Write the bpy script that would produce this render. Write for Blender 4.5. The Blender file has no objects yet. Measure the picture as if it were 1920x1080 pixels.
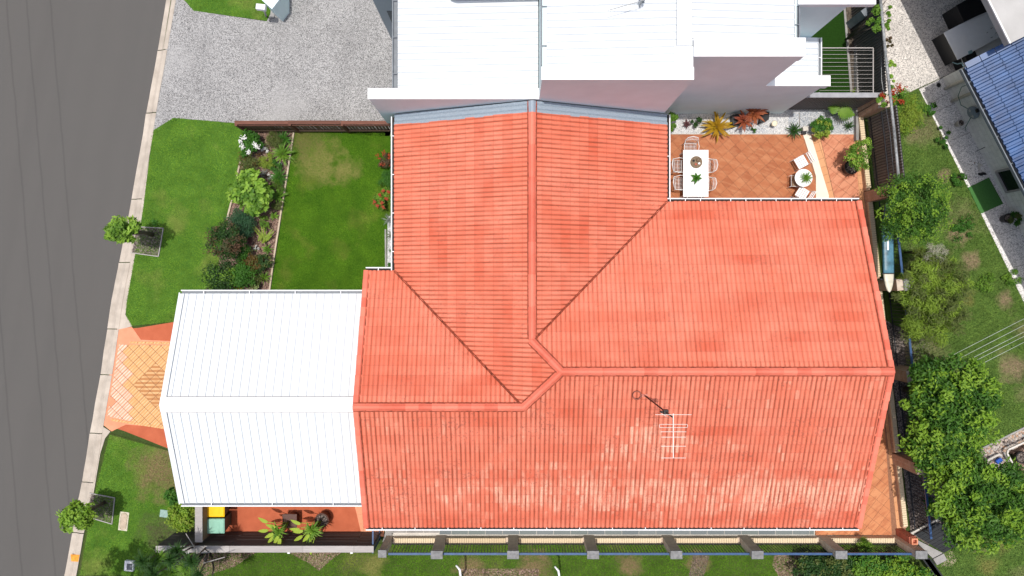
import bpy, bmesh, math, random
import numpy as np
from mathutils import Vector, Matrix
R = math.radians
random.seed(7)
rng = np.random.default_rng(7)
sc = bpy.context.scene
COL = sc.collection
H = 26.6; F = 1330.0          # camera height above the ground, focal length in photo pixels

# ---------------------------------------------------------------- camera, world, sun, exposure
cam_d = bpy.data.cameras.new("camera"); cam = bpy.data.objects.new("camera", cam_d); COL.objects.link(cam)
cam.location = (0, 0, H); cam.rotation_euler = (0, 0, 0)
cam_d.sensor_width = 36; cam_d.lens = 36*F/1920; cam_d.clip_end = 500; cam_d.clip_start = .1
sc.camera = cam
SX, SY = .075, -.03           # shadow shift per metre of height
w = bpy.data.worlds.new("World"); sc.world = w; w.use_nodes = True
nt = w.node_tree; bg = nt.nodes["Background"]
sky = nt.nodes.new("ShaderNodeTexSky"); sky.sky_type = 'NISHITA'; sky.sun_disc = False
sky.sun_elevation = math.atan(1/math.hypot(SX, SY)); sky.sun_rotation = math.atan2(-SX, -SY)
sky.air_density = 1.0; sky.dust_density = 4.0; sky.ozone_density = 1.0
nt.links.new(sky.outputs[0], bg.inputs[0]); bg.inputs[1].default_value = .15
sun_d = bpy.data.lights.new("sun", 'SUN'); sun_d.energy = 3.7; sun_d.angle = R(.5); sun_d.color = (1, .965, .92)
sun = bpy.data.objects.new("sun", sun_d); COL.objects.link(sun); sun.location = (0, 0, 40)
sun.rotation_euler = Vector((SX, SY, -1)).to_track_quat('-Z', 'Y').to_euler()
sc.view_settings.view_transform = 'Standard'; sc.view_settings.look = 'None'
sc.view_settings.exposure = -0.1; sc.view_settings.gamma = 1; sc.view_settings.use_curve_mapping = False

# ---------------------------------------------------------------- helpers
def P(px, py, z=0.):
    k = (H-z)/F
    return ((px-960)*k, (540-py)*k, z)
def P2(px, py, z=0.): return P(px, py, z)[:2]
def L2(pts, z=0.): return [P2(a, b, z) for a, b in pts]
def setp(o, label=None, cat=None, group=None, kind=None):
    if label: o['label'] = label
    if cat: o['category'] = cat
    if group: o['group'] = group
    if kind: o['kind'] = kind
    return o
def thing(name, label, cat, loc=(0, 0, 0), group=None, rz=0):
    o = bpy.data.objects.new(name, None); COL.objects.link(o); o.location = loc; o.rotation_euler = (0, 0, rz)
    o.empty_display_size = .2
    return setp(o, label, cat, group)
def link(name, me, parent=None, mat=None, **k):
    if mat and not me.materials: me.materials.append(mat)
    o = bpy.data.objects.new(name, me); COL.objects.link(o)
    if parent: o.parent = parent
    return setp(o, **k)
def dup(root, loc=None, rz=None, label=None, scale=None):
    r = root.copy(); COL.objects.link(r)
    if loc is not None: r.location = loc
    if rz is not None: r.rotation_euler = (0, 0, rz)
    if scale: r.scale = (scale,)*3
    if label: r['label'] = label
    def rec(a, b):
        for ch in list(a.children):
            c = ch.copy(); COL.objects.link(c); c.parent = b; rec(ch, c)
    rec(root, r); return r
def npmesh(name, v, f):
    v = np.asarray(v, np.float32).reshape(-1, 3); f = np.asarray(f, np.int32); k = f.shape[1]
    me = bpy.data.meshes.new(name); me.vertices.add(len(v)); me.vertices.foreach_set("co", v.ravel())
    me.loops.add(f.size); me.loops.foreach_set("vertex_index", f.ravel())
    me.polygons.add(len(f)); me.polygons.foreach_set("loop_start", np.arange(0, f.size, k, dtype=np.int32))
    me.update(calc_edges=True); return me
class MB:
    def __init__(s, off=(0, 0, 0)): s.v = []; s.f = []; s.sm = []; s.o = Vector(off)
    def add(s, vs, fs, smooth=False):
        n = len(s.v); s.v += [tuple(Vector(p)-s.o) for p in vs]; s.f += [tuple(i+n for i in q) for q in fs]; s.sm += [smooth]*len(fs)
        return s
    def box(s, c, d, rz=0, M=None):
        x, y, z = d[0]/2, d[1]/2, d[2]/2; m = Matrix.Rotation(rz, 3, 'Z') if M is None else M; c = Vector(c)
        vs = [c+m @ Vector((a*x, b*y, e*z)) for e in (-1, 1) for a, b in ((-1, -1), (1, -1), (1, 1), (-1, 1))]
        return s.add(vs, [(3, 2, 1, 0), (4, 5, 6, 7), (0, 1, 5, 4), (1, 2, 6, 5), (2, 3, 7, 6), (3, 0, 4, 7)])
    def prism(s, poly, z0, z1):
        a = sum(poly[i][0]*poly[(i+1) % len(poly)][1]-poly[(i+1) % len(poly)][0]*poly[i][1] for i in range(len(poly)))
        if a < 0: poly = poly[::-1]
        n = len(poly); vs = [(x, y, z0) for x, y in poly]+[(x, y, z1) for x, y in poly]
        return s.add(vs, [tuple(range(n, 2*n)), tuple(range(n-1, -1, -1))]+[(i, (i+1) % n, n+(i+1) % n, n+i) for i in range(n)])
    def bar(s, a, b, w, h=None, up=(0, 0, 1)):
        h = h or w; a = Vector(a); b = Vector(b); d = (b-a); L = d.length; d.normalize(); u = Vector(up)
        if abs(d.dot(u)) > .98: u = Vector((1, 0, 0))
        x = d.cross(u).normalized(); y = x.cross(d).normalized()
        vs = [p+x*(i*w/2)+y*(j*h/2) for p in (a, b) for i, j in ((-1, -1), (1, -1), (1, 1), (-1, 1))]
        return s.add(vs, [(0, 1, 2, 3), (7, 6, 5, 4), (0, 4, 5, 1), (1, 5, 6, 2), (2, 6, 7, 3), (3, 7, 4, 0)])
    def tube(s, pts, r, n=8, caps=True, smooth=True):
        pts = [Vector(p) for p in pts]; rs = r if isinstance(r, (list, tuple)) else [r]*len(pts)
        vs = []; fs = []; px = None
        for i, p in enumerate(pts):
            d = (pts[min(i+1, len(pts)-1)]-pts[max(i-1, 0)]).normalized()
            if px is None:
                a = Vector((0, 0, 1)) if abs(d.z) < .9 else Vector((1, 0, 0)); px = d.cross(a).normalized()
            else: px = (px-d*px.dot(d)).normalized()
            py = d.cross(px)
            for k in range(n):
                t = 2*math.pi*k/n; vs.append(p+(px*math.cos(t)+py*math.sin(t))*rs[i])
        for i in range(len(pts)-1):
            for k in range(n): a = i*n+k; b = i*n+(k+1) % n; fs.append((a, b, b+n, a+n))
        if caps: fs += [tuple(range(n-1, -1, -1)), tuple(range((len(pts)-1)*n, len(pts)*n))]
        return s.add(vs, fs, smooth)
    def lathe(s, c, prof, n=20, M=None, smooth=True):
        c = Vector(c); vs = []; fs = []
        for r, z in prof:
            for k in range(n):
                t = 2*math.pi*k/n; q = Vector((r*math.cos(t), r*math.sin(t), z)); vs.append(c+(M @ q if M else q))
        for i in range(len(prof)-1):
            for k in range(n): a = i*n+k; b = i*n+(k+1) % n; fs.append((a, b, b+n, a+n))
        fs += [tuple(range(n-1, -1, -1)), tuple(range((len(prof)-1)*n, len(prof)*n))]
        return s.add(vs, fs, smooth)
    def mesh(s, name):
        me = bpy.data.meshes.new(name); me.from_pydata(s.v, [], s.f)
        me.polygons.foreach_set("use_smooth", s.sm); me.update(); return me
    def build(s, name, mat, parent=None, **k): return link(name, s.mesh(name), parent, mat, **k)
    def bevel(s, name, mat, parent=None, w=.01, seg=2, **k):
        o = s.build(name, mat, parent, **k); bm = bmesh.new(); bm.from_mesh(o.data)
        bmesh.ops.bevel(bm, geom=[e for e in bm.edges], offset=w, segments=seg, profile=.6, affect='EDGES', clamp_overlap=True)
        bm.to_mesh(o.data); bm.free(); return o

# ---------------------------------------------------------------- node DSL
class G:
    def __init__(s, name):
        s.m = bpy.data.materials.new(name); s.m.use_nodes = True; s.t = s.m.node_tree; s.b = s.t.nodes["Principled BSDF"]; s.out = s.t.nodes["Material Output"]
        s._pos = None
    def inp(s, sock, v):
        if v is None: return
        if hasattr(v, 'links'): s.t.links.new(v, sock)
        else:
            if isinstance(v, (tuple, list)) and len(v) == 3 and sock.type == 'RGBA': v = (*v, 1)
            sock.default_value = v
    def node(s, t, ins={}, out=0, **at):
        n = s.t.nodes.new("ShaderNode"+t)
        for k, v in at.items(): setattr(n, k, v)
        for k, v in ins.items(): s.inp(n.inputs[k], v)
        return n.outputs[out]
    def pos(s):
        if s._pos is None: s._pos = s.node("NewGeometry")
        return s._pos
    def isl(s): return s.node("NewGeometry", out="Random Per Island")
    def obj(s): return s.node("ObjectInfo", out="Random")
    def ma(s, op, a, b=0., c=0.): return s.node("Math", {0: a, 1: b, 2: c}, operation=op)
    def mr(s, v, a, b, c=0., d=1.): return s.node("MapRange", {0: v, 1: a, 2: b, 3: c, 4: d}, clamp=True)
    def mix(s, f, a, b, bt='MIX'):
        n = s.t.nodes.new("ShaderNodeMix"); n.data_type = 'RGBA'; n.blend_type = bt
        s.inp(n.inputs[0], f); s.inp(n.inputs[6], a); s.inp(n.inputs[7], b); return n.outputs[2]
    def noise(s, sc_, det=3., vec=None, rough=.55, out=0): return s.node("TexNoise", {"Vector": vec or s.pos(), "Scale": sc_, "Detail": det, "Roughness": rough}, out=out)
    def vor(s, sc_, vec=None, feat='F1', out=0): return s.node("TexVoronoi", {"Vector": vec or s.pos(), "Scale": sc_}, out=out, feature=feat)
    def xyz(s, x, y, z=0.): return s.node("CombineXYZ", {0: x, 1: y, 2: z})
    def sep(s, v=None):
        n = s.t.nodes.new("ShaderNodeSeparateXYZ"); s.inp(n.inputs[0], v or s.pos()); return n.outputs
    def scale(s, v, k): return s.node("VectorMath", {0: v, 1: k}, operation='MULTIPLY')
    def fin(s, col, rough=.8, bump=None, bd=.01, spec=.3, metal=0., bs=1.):
        s.inp(s.b.inputs["Base Color"], col); s.inp(s.b.inputs["Roughness"], rough)
        s.inp(s.b.inputs["Specular IOR Level"], spec); s.inp(s.b.inputs["Metallic"], metal)
        if bump is not None: s.inp(s.b.inputs["Normal"], s.node("Bump", {"Height": bump, "Distance": bd, "Strength": bs}))
        return s.m
def hexc(r, g, b, k=1.):
    f = lambda c: ((c/255+.055)/1.055)**2.4 if c > 10 else c/255/12.92
    return (f(r)*k, f(g)*k, f(b)*k)
def plain(name, c, rough=.6, var=.12, sc_=6., spec=.3, metal=0., bump=0.):
    g = G(name); n = g.noise(sc_, 4.); d = tuple(x*(1-var*1.5) for x in c); e = tuple(min(1, x*(1+var)) for x in c)
    return g.fin(g.mix(g.mr(n, .3, .7), d, e), rough, g.noise(sc_*12, 2.) if bump else None, bump or .01, spec, metal)
def speck(name, cols, scale, rough=.85, big=(.85, 1.1), bd=.006, stain=None):
    """aggregate: cell-coloured stones"""
    g = G(name); v = g.vor(scale, out=1); s = g.sep(v)[0]
    ramp = g.t.nodes.new("ShaderNodeValToRGB"); cr = ramp.color_ramp; cr.interpolation = 'LINEAR'
    while len(cr.elements) < len(cols): cr.elements.new(.5)
    for i, c in enumerate(cols): cr.elements[i].position = i/(len(cols)-1); cr.elements[i].color = (*c, 1)
    g.inp(ramp.inputs[0], s)
    k = g.mr(g.noise(.9, 5.), .3, .7, *big); k2 = g.mr(g.noise(9, 2.), .3, .7, .9, 1.08)
    c = g.mix(1., ramp.outputs[0], g.xyz(g.ma('MULTIPLY', k, k2), g.ma('MULTIPLY', k, k2), g.ma('MULTIPLY', k, k2)), 'MULTIPLY')
    if stain: c = g.mix(g.mr(g.noise(.5, 6.), .52, .7, 0, .7), c, stain)
    return g.fin(c, rough, g.vor(scale), bd)

# ---------------------------------------------------------------- materials
def m_asphalt():
    g = G("asphalt"); s = g.sep(); fine = g.noise(160, 2.); p = g.noise(1.1, 6.)
    c = g.mix(g.mr(fine, .3, .7), (.068, .065, .061), (.128, .122, .114)); c = g.mix(g.mr(p, .35, .68, 0, .45), c, (.102, .096, .089))
    # wheel-worn bands and lane seams, running along the street
    u = g.ma('ADD', s[0], g.ma('MULTIPLY', g.noise(.35, 2.), .9)); u = g.ma('ADD', u, g.ma('MULTIPLY', s[1], -.16))
    wv = g.noise(1., 2., g.xyz(g.ma('MULTIPLY', u, 1.3), g.ma('MULTIPLY', s[1], .04), 3.)); c = g.mix(g.mr(wv, 0.42, .66, 0, .16), c, (.075, .071, .067))
    v0 = g.ma('ADD', g.ma('ADD', s[0], g.ma('MULTIPLY', s[1], .085)), g.ma('MULTIPLY', g.noise(.8, 3.), .12))
    for off in (19.3, 18.05, 17.3, 16.4):
        d = g.ma('ABSOLUTE', g.ma('ADD', v0, off)); c = g.mix(g.mr(d, .004, .05, .28, 0), c, (.035, .034, .033))
    return g.fin(c, .88, fine, .004, .25)
def spots_mix(g, c, spots):
    s = g.sep()
    for (px, py, r, col) in spots:
        x, y = P2(px, py); d = g.ma('SQRT', g.ma('ADD', g.ma('POWER', g.ma('ABSOLUTE', g.ma('SUBTRACT', s[0], x)), 2.), g.ma('POWER', g.ma('ABSOLUTE', g.ma('SUBTRACT', s[1], y)), 2.)))
        e = g.ma('ADD', d, g.mr(g.noise(2.2, 5.), .25, .75, -.55*r, .55*r)); c = g.mix(g.ma('MULTIPLY', g.mr(e, .35*r, 1.1*r, .85, 0), g.mr(g.noise(14, 3.), .3, .6, .4, 1)), c, col)
    return c
DIRT = (.25, .165, .095); DRYG = (.24, .225, .07); EARTH = (.33, .235, .155)
SP_V = [(305, 880, 1.25, DIRT), (300, 1000, .9, (.1, .085, .05))]
SP_L = [(600, 300, 1.0, DRYG), (575, 265, .7, (.16, .15, .05)), (645, 318, .6, DRYG)]
SP_W = [(1797, 440, .5, EARTH), (1820, 490, .45, EARTH), (1812, 560, .4, DRYG), (1900, 690, .6, EARTH), (1885, 560, .35, EARTH), (1690, 660, .6, EARTH), (1830, 1000, .6, EARTH), (1880, 1010, .5, DRYG), (1770, 330, .3, EARTH), (1850, 1060, .5, DRYG)]
SP_S = [(1000, 1062, .7, DIRT), (880, 1066, .6, DIRT), (1310, 1055, .5, DIRT), (700, 1060, .5, DRYG), (1180, 1060, .5, DIRT)]
def m_grass(name, c1, c2, c3, dry, dryamt=.5, spots=()):
    g = G(name); a = g.noise(1.3, 5.); b = g.noise(5, 4.); f = g.noise(55, 3., rough=.7); h = g.noise(.55, 4.)
    c = g.mix(g.mr(a, .33, .67), c1, c2); c = g.mix(g.mr(b, .42, .72, 0, .55), c, c3)
    c = g.mix(g.mr(h, .54, .72, 0, dryamt), c, dry); c = g.mix(g.mr(f, .36, .62, .7, 0), c, tuple(x*.38 for x in c1)); c = g.mix(g.mr(g.noise(2.4, 4.), .5, .7, 0, .45), c, tuple(x*.62 for x in c1)); c = spots_mix(g, c, spots)
    return g.fin(c, .9, f, .03, .1)
def m_blade(name, c1, c2, c3=None, spots=()):
    g = G(name); r = g.isl(); c = g.mix(r, c1, c2)
    if c3: c = g.mix(g.mr(g.noise(.55, 4.), .54, .72, 0, .6), c, c3)
    c = g.mix(g.mr(g.noise(1.6, 4.), .35, .65, .55, 0), c, tuple(x*.6 for x in c1)); c = spots_mix(g, c, spots); return g.fin(c, .75, spec=.15)
def m_leaf(name, c1, c2, c3=None, trans=.3, rough=.5):
    g = G(name); r = g.isl(); cl = g.noise(2.2, 3.)
    c = g.mix(r, c1, c2); c = g.mix(g.mr(cl, .35, .68, 0, .6), c, c3 or c2)
    m = g.fin(c, rough, spec=.22)
    tr = g.node("BsdfTranslucent", {0: g.mix(.5, c, tuple(min(1, x*1.6) for x in c2))})
    mx = g.t.nodes.new("ShaderNodeMixShader"); mx.inputs[0].default_value = trans
    g.t.links.new(g.b.outputs[0], mx.inputs[1]); g.t.links.new(tr, mx.inputs[2]); g.t.links.new(mx.outputs[0], g.out.inputs[0])
    return m
def m_tile(name, ax, u0, v0, vs, dirt_shade, seed, blue=False, base=None, tw=.15, ch=.306):
    g = G(name); s = g.sep(); u = s[ax]; v = s[1-ax]
    uu = g.ma('DIVIDE', g.ma('SUBTRACT', u, u0), tw); vv = g.ma('DIVIDE', g.ma('MULTIPLY', g.ma('SUBTRACT', v, v0), vs), ch)
    iu = g.ma('FLOOR', uu); iv = g.ma('FLOOR', vv)
    wn = g.node("TexWhiteNoise", {0: g.xyz(iu, iv, seed)}, noise_dimensions='3D')
    wt = g.node("TexWhiteNoise", {0: g.xyz(g.ma('FLOOR', g.ma('DIVIDE', uu, 2.)), iv, seed+5)}, noise_dimensions='3D')
    wc = g.noise(1., 1., g.xyz(g.ma('MULTIPLY', uu, .028), g.ma('MULTIPLY', iv, 3.7), seed))
    big = g.noise(.7, 4.)
    mid = (.67, .165, .092); deep = (.55, .098, .045); pale = (.76, .38, .26)
    c = g.mix(g.mr(wc, .47, .66, 0, .85), mid, deep)
    c = g.mix(g.ma('MULTIPLY', g.mr(big, .36, .62), g.mr(wt, 0, 1, .46, .58)), c, (.74, .25, .16)); c = g.mix(g.mr(g.noise(2.6, 5.), .5, .7, 0, .45), c, (.66, .15, .08))
    bl = g.ma('MULTIPLY', g.mr(wn, .45, .95, 0, 1), g.mr(g.noise(.55, 3., g.node("VectorMath", {0: g.pos(), 1: (seed*7., 3., 0)}, operation='ADD')), .52, .66, 0, .35 if dirt_shade > .9 else .15))
    stre = g.noise(1., 3., g.xyz(g.ma('MULTIPLY', uu, 2.2), g.ma('MULTIPLY', vv, .22), seed))
    bl = g.ma('MULTIPLY', bl, g.mr(stre, .42, .56, .25, 1)); 
    if seed == 1.:
        lo = g.mr(g.ma('ABSOLUTE', g.ma('ADD', s[1], 6.75)), .3, 1.3, 1, 0); md = g.ma('MULTIPLY', g.mr(g.ma('ABSOLUTE', g.ma('ADD', s[1], 5.0)), .2, .8, 1, 0), g.mr(g.ma('ABSOLUTE', g.ma('SUBTRACT', s[0], 4.3)), .6, 2.2, 1, 0))
        lo = g.ma('MULTIPLY', lo, g.mr(s[0], -2.5, 1.5, .35, 1)); ar = g.ma('ADD', g.ma('MAXIMUM', lo, md), g.mr(g.noise(1.1, 4.), .35, .65, -.55, .35))
        ck = g.mr(g.ma('ADD', ar, g.mr(wn, 0, 1, -.45, .3)), .25, .8, 0, .95)
        ck = g.ma('MULTIPLY', ck, g.ma('MULTIPLY', g.mr(g.noise(1., 4., g.xyz(g.ma('MULTIPLY', uu, 1.7), g.ma('MULTIPLY', vv, .35), 31.)), .38, .58, .15, 1), g.mr(g.noise(24, 3.), .3, .55, .45, 1)))
        c = g.mix(g.ma('MULTIPLY', ck, .82), c, (.82, .47, .33))
        for yy, hw in ((7.78, .3), (6.12, .28)): c = g.mix(g.ma('MULTIPLY', g.mr(g.ma('ABSOLUTE', g.ma('ADD', s[1], yy)), hw*.4, hw, .6, 0), g.mr(g.noise(3, 4.), .35, .6, .3, 1)), c, (.56, .11, .055))
    c = g.mix(bl, c, pale)
    c = g.mix(g.mr(stre, .5, .68, 0, .28), c, (.48, .11, .07))
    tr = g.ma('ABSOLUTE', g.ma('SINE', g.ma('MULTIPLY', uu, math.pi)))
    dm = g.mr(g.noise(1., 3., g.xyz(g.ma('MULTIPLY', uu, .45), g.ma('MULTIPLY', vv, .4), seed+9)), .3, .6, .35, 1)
    c = g.mix(g.ma('MULTIPLY', g.mr(tr, .2, .88 if dirt_shade > .9 else .78, dirt_shade, 0), dm), c, (.30, .068, .034))  # trough dirt plus broad roll shading put into the tile colour
    fine = g.noise(40, 4.); c = g.mix(g.mr(fine, .58, .75, 0, .35), c, (.33, .1, .07))
    sp_ = g.mr(g.ma('ADD', g.noise(13, 4.), g.mr(g.noise(.8, 3.), .3, .7, -.1, .08)), .60, .68, 0, .55 if dirt_shade > .9 else .3); c = g.mix(sp_, c, (.22, .075, .05))
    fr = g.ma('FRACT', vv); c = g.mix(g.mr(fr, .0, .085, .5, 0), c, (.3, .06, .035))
    if blue:
        jag = g.ma('ADD', s[1], g.ma('MULTIPLY', wt, .05)); f = g.ma('GREATER_THAN', jag, 5.54)
        c = g.mix(f, c, g.mix(g.mr(fine, .35, .7), (.21, .26, .31), (.33, .39, .44)))
    return g.fin(c, .62, fine, .004, .3)
ORANGE_CAP = None
def m_cap():
    g = G("ridge_cap_paint"); r = g.obj(); n = g.noise(1.4, 4.); c = g.mix(r, (.58, .11, .062), (.74, .2, .125))
    c = g.mix(g.mr(n, .4, .7, 0, .5), c, (.73, .22, .15)); f = g.noise(35, 4.); c = g.mix(g.mr(f, .56, .75, 0, .4), c, (.4, .1, .065))
    return g.fin(c, .6, f, .004)
def m_random(name, cols, rough=.7, streak=None, fine=30, bd=.003, spec=.3, streakdir=0.):
    g = G(name); r = g.obj()
    ramp = g.t.nodes.new("ShaderNodeValToRGB"); cr = ramp.color_ramp; cr.interpolation = 'LINEAR'
    while len(cr.elements) < len(cols): cr.elements.new(.5)
    for i, c in enumerate(cols): cr.elements[i].position = i/(len(cols)-1); cr.elements[i].color = (*c, 1)
    g.inp(ramp.inputs[0], r); c = ramp.outputs[0]; f = g.noise(fine, 4.)
    c = g.mix(g.mr(g.noise(7, 4.), .38, .66, 0, .5), c, g.mix(.5, c, cols[0])); c = g.mix(g.mr(f, .55, .75, 0, .35), c, tuple(x*.6 for x in cols[0]))
    if streak:
        s = g.sep(g.node("VectorRotate", {0: g.pos(), 3: streakdir}, rotation_type='Z_AXIS')); v = g.noise(1., 3., g.xyz(g.ma('MULTIPLY', s[0], 1.7), g.ma('MULTIPLY', s[1], 6.)))
        c = g.mix(g.mr(v, .45, .68, 0, .8), c, streak)
    return g.fin(c, rough, f, bd, spec)
def m_stripe(name, a, b, ang_, per, wob=.02):
    g = G(name); q = g.sep(g.node("VectorRotate", {0: g.pos(), 3: ang_}, rotation_type='Z_AXIS'))
    v = g.ma('SINE', g.ma('MULTIPLY', g.ma('ADD', q[0], g.ma('MULTIPLY', g.noise(2, 2.), wob)), 2*math.pi/per)); k = g.mr(v, -.35, .35, 0, 1)
    k = g.ma('MULTIPLY', k, g.mr(g.noise(4, 3.), .3, .6, .35, 1)); c = g.mix(k, a, b); c = g.mix(g.ma('MULTIPLY', g.obj(), .3), c, a); f = g.noise(40, 3.)
    return g.fin(c, .75, f, .002)
def m_wood(name, c1, c2, ax=0, rough=.8):
    g = G(name); s = g.sep(); a = (3, 40, 40) if ax == 0 else ((40, 3, 40) if ax == 1 else (40, 40, 3))
    v = g.noise(1., 4., g.scale(g.pos(), a)); c = g.mix(g.mr(v, .3, .7), c1, c2); c = g.mix(g.ma('MULTIPLY', g.obj(), .35), c, tuple(x*.5 for x in c1))
    return g.fin(c, rough, v, .004)
def m_brick(name, c1, c2, mort, sx=.24, sy=.086, along=None):
    g = G(name); s = g.sep(); n = g.node("NewGeometry", out="Normal"); ns = g.sep(n)
    ux = g.mix(g.ma('GREATER_THAN', g.ma('ABSOLUTE', ns[0]), .6), g.xyz(s[0], s[2]), g.xyz(s[1], s[2])) 
    t = g.t.nodes.new("ShaderNodeTexBrick"); g.inp(t.inputs["Vector"], ux); g.inp(t.inputs["Color1"], c1); g.inp(t.inputs["Color2"], c2); g.inp(t.inputs["Mortar"], mort)
    t.inputs["Scale"].default_value = 1; t.inputs["Brick Width"].default_value = sx; t.inputs["Row Height"].default_value = sy; t.inputs["Mortar Size"].default_value = .008
    c = g.mix(g.mr(g.noise(5, 4.), .35, .7, 0, .45), t.outputs[0], tuple(x*.72 for x in c1))
    return g.fin(c, .85, t.outputs[1], -.006)
MAT = {}
MAT['asphalt'] = m_asphalt()
def m_conc(name, a, b, st, sc_=2.5):
    g = G(name); n = g.noise(sc_, 6.); f = g.noise(60, 3.); c = g.mix(g.mr(n, .3, .7), a, b); c = g.mix(g.mr(g.noise(.9, 6.), .5, .72, 0, .5), c, st)
    c = g.mix(g.mr(f, .55, .75, 0, .35), c, tuple(x*.6 for x in a)); return g.fin(c, .85, f, .004)
MAT['kerb'] = m_conc("kerb_concrete", (.40, .345, .285), (.54, .475, .4), (.28, .245, .2))
MAT['conc'] = m_conc("grey_concrete", (.25, .24, .23), (.36, .35, .33), (.17, .16, .15))
MAT['conc_pale'] = m_conc("pale_concrete", (.52, .49, .44), (.66, .62, .56), (.4, .37, .32))
MAT['cap_stone'] = m_conc("pier_cap_concrete", (.15, .15, .15), (.27, .27, .27), (.09, .09, .085), 9)
MAT['agg'] = speck("exposed_aggregate", [(.06, .06, .06), (.2, .197, .193), (.31, .305, .298), (.38, .374, .365), (.46, .45, .435)], 52, stain=(.36, .354, .345))
MAT['agg_pale'] = speck("pale_aggregate", [(.2, .19, .18), (.5, .47, .43), (.62, .58, .53), (.72, .68, .62)], 36)
MAT['agg_path'] = speck("path_aggregate", [(.28, .27, .26), (.62, .6, .57), (.74, .71, .68), (.84, .81, .78)], 40)
MAT['mulch'] = speck("bark_mulch", [(.045, .03, .024), (.12, .075, .055), (.24, .15, .115), (.35, .25, .2)], 26, bd=.02)
MAT['mulch_dark'] = speck("dark_mulch", [(.03, .024, .022), (.09, .07, .062), (.17, .14, .12), (.3, .25, .22)], 24, bd=.02)
MAT['soil'] = speck("soil", [(.05, .04, .03), (.1, .08, .06), (.15, .12, .09)], 18)
MAT['pebbles'] = speck("pebble_base", [(.3, .3, .3), (.5, .5, .5), (.65, .65, .65)], 30)
MAT['lawn'] = m_grass("lawn_grass", (.06, .165, .02), (.14, .285, .042), (.085, .235, .035), (.27, .29, .07), .9, SP_V)
MAT['lawn2'] = m_grass("back_lawn", (.04, .125, .006), (.1, .205, .012), (.06, .165, .01), (.22, .22, .045), .9, SP_L)
MAT['weeds'] = m_grass("weedy_grass", (.07, .135, .026), (.14, .21, .04), (.08, .16, .035), (.32, .24, .15), .95, SP_W)
MAT['dull'] = m_grass("dull_lawn", (.06, .095, .02), (.1, .145, .035), (.075, .115, .022), (.15, .13, .07), .7, SP_S)
MAT['ground'] = m_grass("rough_ground", (.05, .09, .02), (.08, .12, .03), (.09, .1, .04), (.16, .13, .08), .6)
MAT['blade'] = m_blade("grass_blades", (.085, .205, .018), (.2, .36, .036), (.34, .36, .1), SP_V)
MAT['blade2'] = m_blade("grass_blades_back", (.055, .15, .008), (.13, .26, .014), (.28, .28, .06), SP_L+SP_S)
MAT['blade3'] = m_blade("weed_blades", (.08, .16, .03), (.17, .27, .05), (.38, .3, .18), SP_W)
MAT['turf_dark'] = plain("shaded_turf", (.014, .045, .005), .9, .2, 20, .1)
MAT['turf'] = plain("artificial_turf", (.06, .17, .045), .9, .15, 40, .1)
MAT['terra'] = m_conc("terracotta_paint", (.40, .095, .042), (.48, .125, .058), (.34, .085, .038), 3)
MAT['terra_pale'] = m_conc("pale_terracotta_paint", (.66, .25, .14), (.74, .31, .18), (.6, .22, .115), 3)
MAT['paver_y'] = m_stripe("yellow_paver", (.56, .29, .11), (.66, .43, .22), R(45), .098)
MAT['paver_p'] = m_stripe("pink_paver", (.62, .31, .19), (.75, .56, .44), R(45), .098)
MAT['paver_o'] = m_random("orange_paver", [(.6, .25, .13), (.68, .31, .18)], .75)
MAT['paver_b'] = m_stripe("banded_paver", (.42, .185, .065), (.64, .41, .2), R(90), .15, .0)
MAT['grout'] = plain("grout", (.27, .13, .075), .9, .15, 20)
MAT['ptile'] = m_random("patio_tile", [(.31, .095, .036), (.38, .13, .052), (.43, .16, .068), (.35, .11, .043)], .7, streak=(.46, .195, .09), streakdir=R(20))
MAT['ptile2'] = m_random("pink_patio_tile", [(.54, .215, .115), (.6, .26, .15), (.57, .235, .13)], .7, streak=(.38, .12, .06), streakdir=R(-40))
MAT['ptile3'] = m_random("orange_patio_tile", [(.52, .2, .085), (.58, .25, .115)], .7, streak=(.38, .12, .05), streakdir=R(-40))
MAT['border'] = m_random("border_tile", [(.56, .27, .125), (.62, .32, .16)], .7)
MAT['slate'] = m_random("blue_grey_paver", [(.14, .165, .175), (.185, .21, .215), (.165, .195, .185)], .7)
MAT['white'] = plain("white_paint", (.8, .8, .8), .45, .02)
MAT['metal_white'] = plain("white_roof_metal", (.68, .71, .725), .5, .015, 2., .3)
MAT['render_wall'] = plain("white_render_wall", (.70, .83, .83), .85, .03, 1.5)
MAT['grey_wall'] = plain("grey_render_wall", (.42, .44, .46), .85, .03)
MAT['dark_wall'] = plain("dark_grey_door", (.13, .14, .145), .6)
MAT['house_wall'] = plain("cream_wall", (.6, .52, .4), .85)
MAT['gutter_in'] = plain("gutter_dirt", (.03, .025, .022), .9, .3)
MAT['gutter_grey'] = plain("grey_gutter", (.17, .19, .21), .5)
MAT['deck_dark'] = plain("roof_underlay", (.1, .03, .02), .9)
MAT['cap'] = m_cap()
MAT['valley'] = plain("valley_dirt_gap_shade", (.27, .058, .03), .85, .4, 9)  # valley dirt; the same dark tone colours the shadow-gap strips
MAT['blue_metal'] = plain("blue_steel", (.035, .085, .2), .35, .15, 6, .5)
MAT['black_metal'] = plain("black_steel", (.02, .022, .028), .45)
MAT['dark_fence'] = plain("dark_metal_fence", (.12, .11, .105), .5, .1)
MAT['galv'] = plain("galvanised", (.3, .31, .31), .55, .3, 14, .4, .2)
MAT['brown_wood'] = m_wood("brown_timber", (.12, .05, .034), (.2, .085, .056))
MAT['pal_wood'] = m_wood("paling_timber", (.12, .075, .04), (.23, .15, .085), 2)
MAT['grey_wood'] = m_wood("grey_timber", (.07, .062, .06), (.12, .105, .1))
MAT['grey_cap'] = m_wood("weathered_cap", (.36, .33, .31), (.47, .44, .42))
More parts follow.
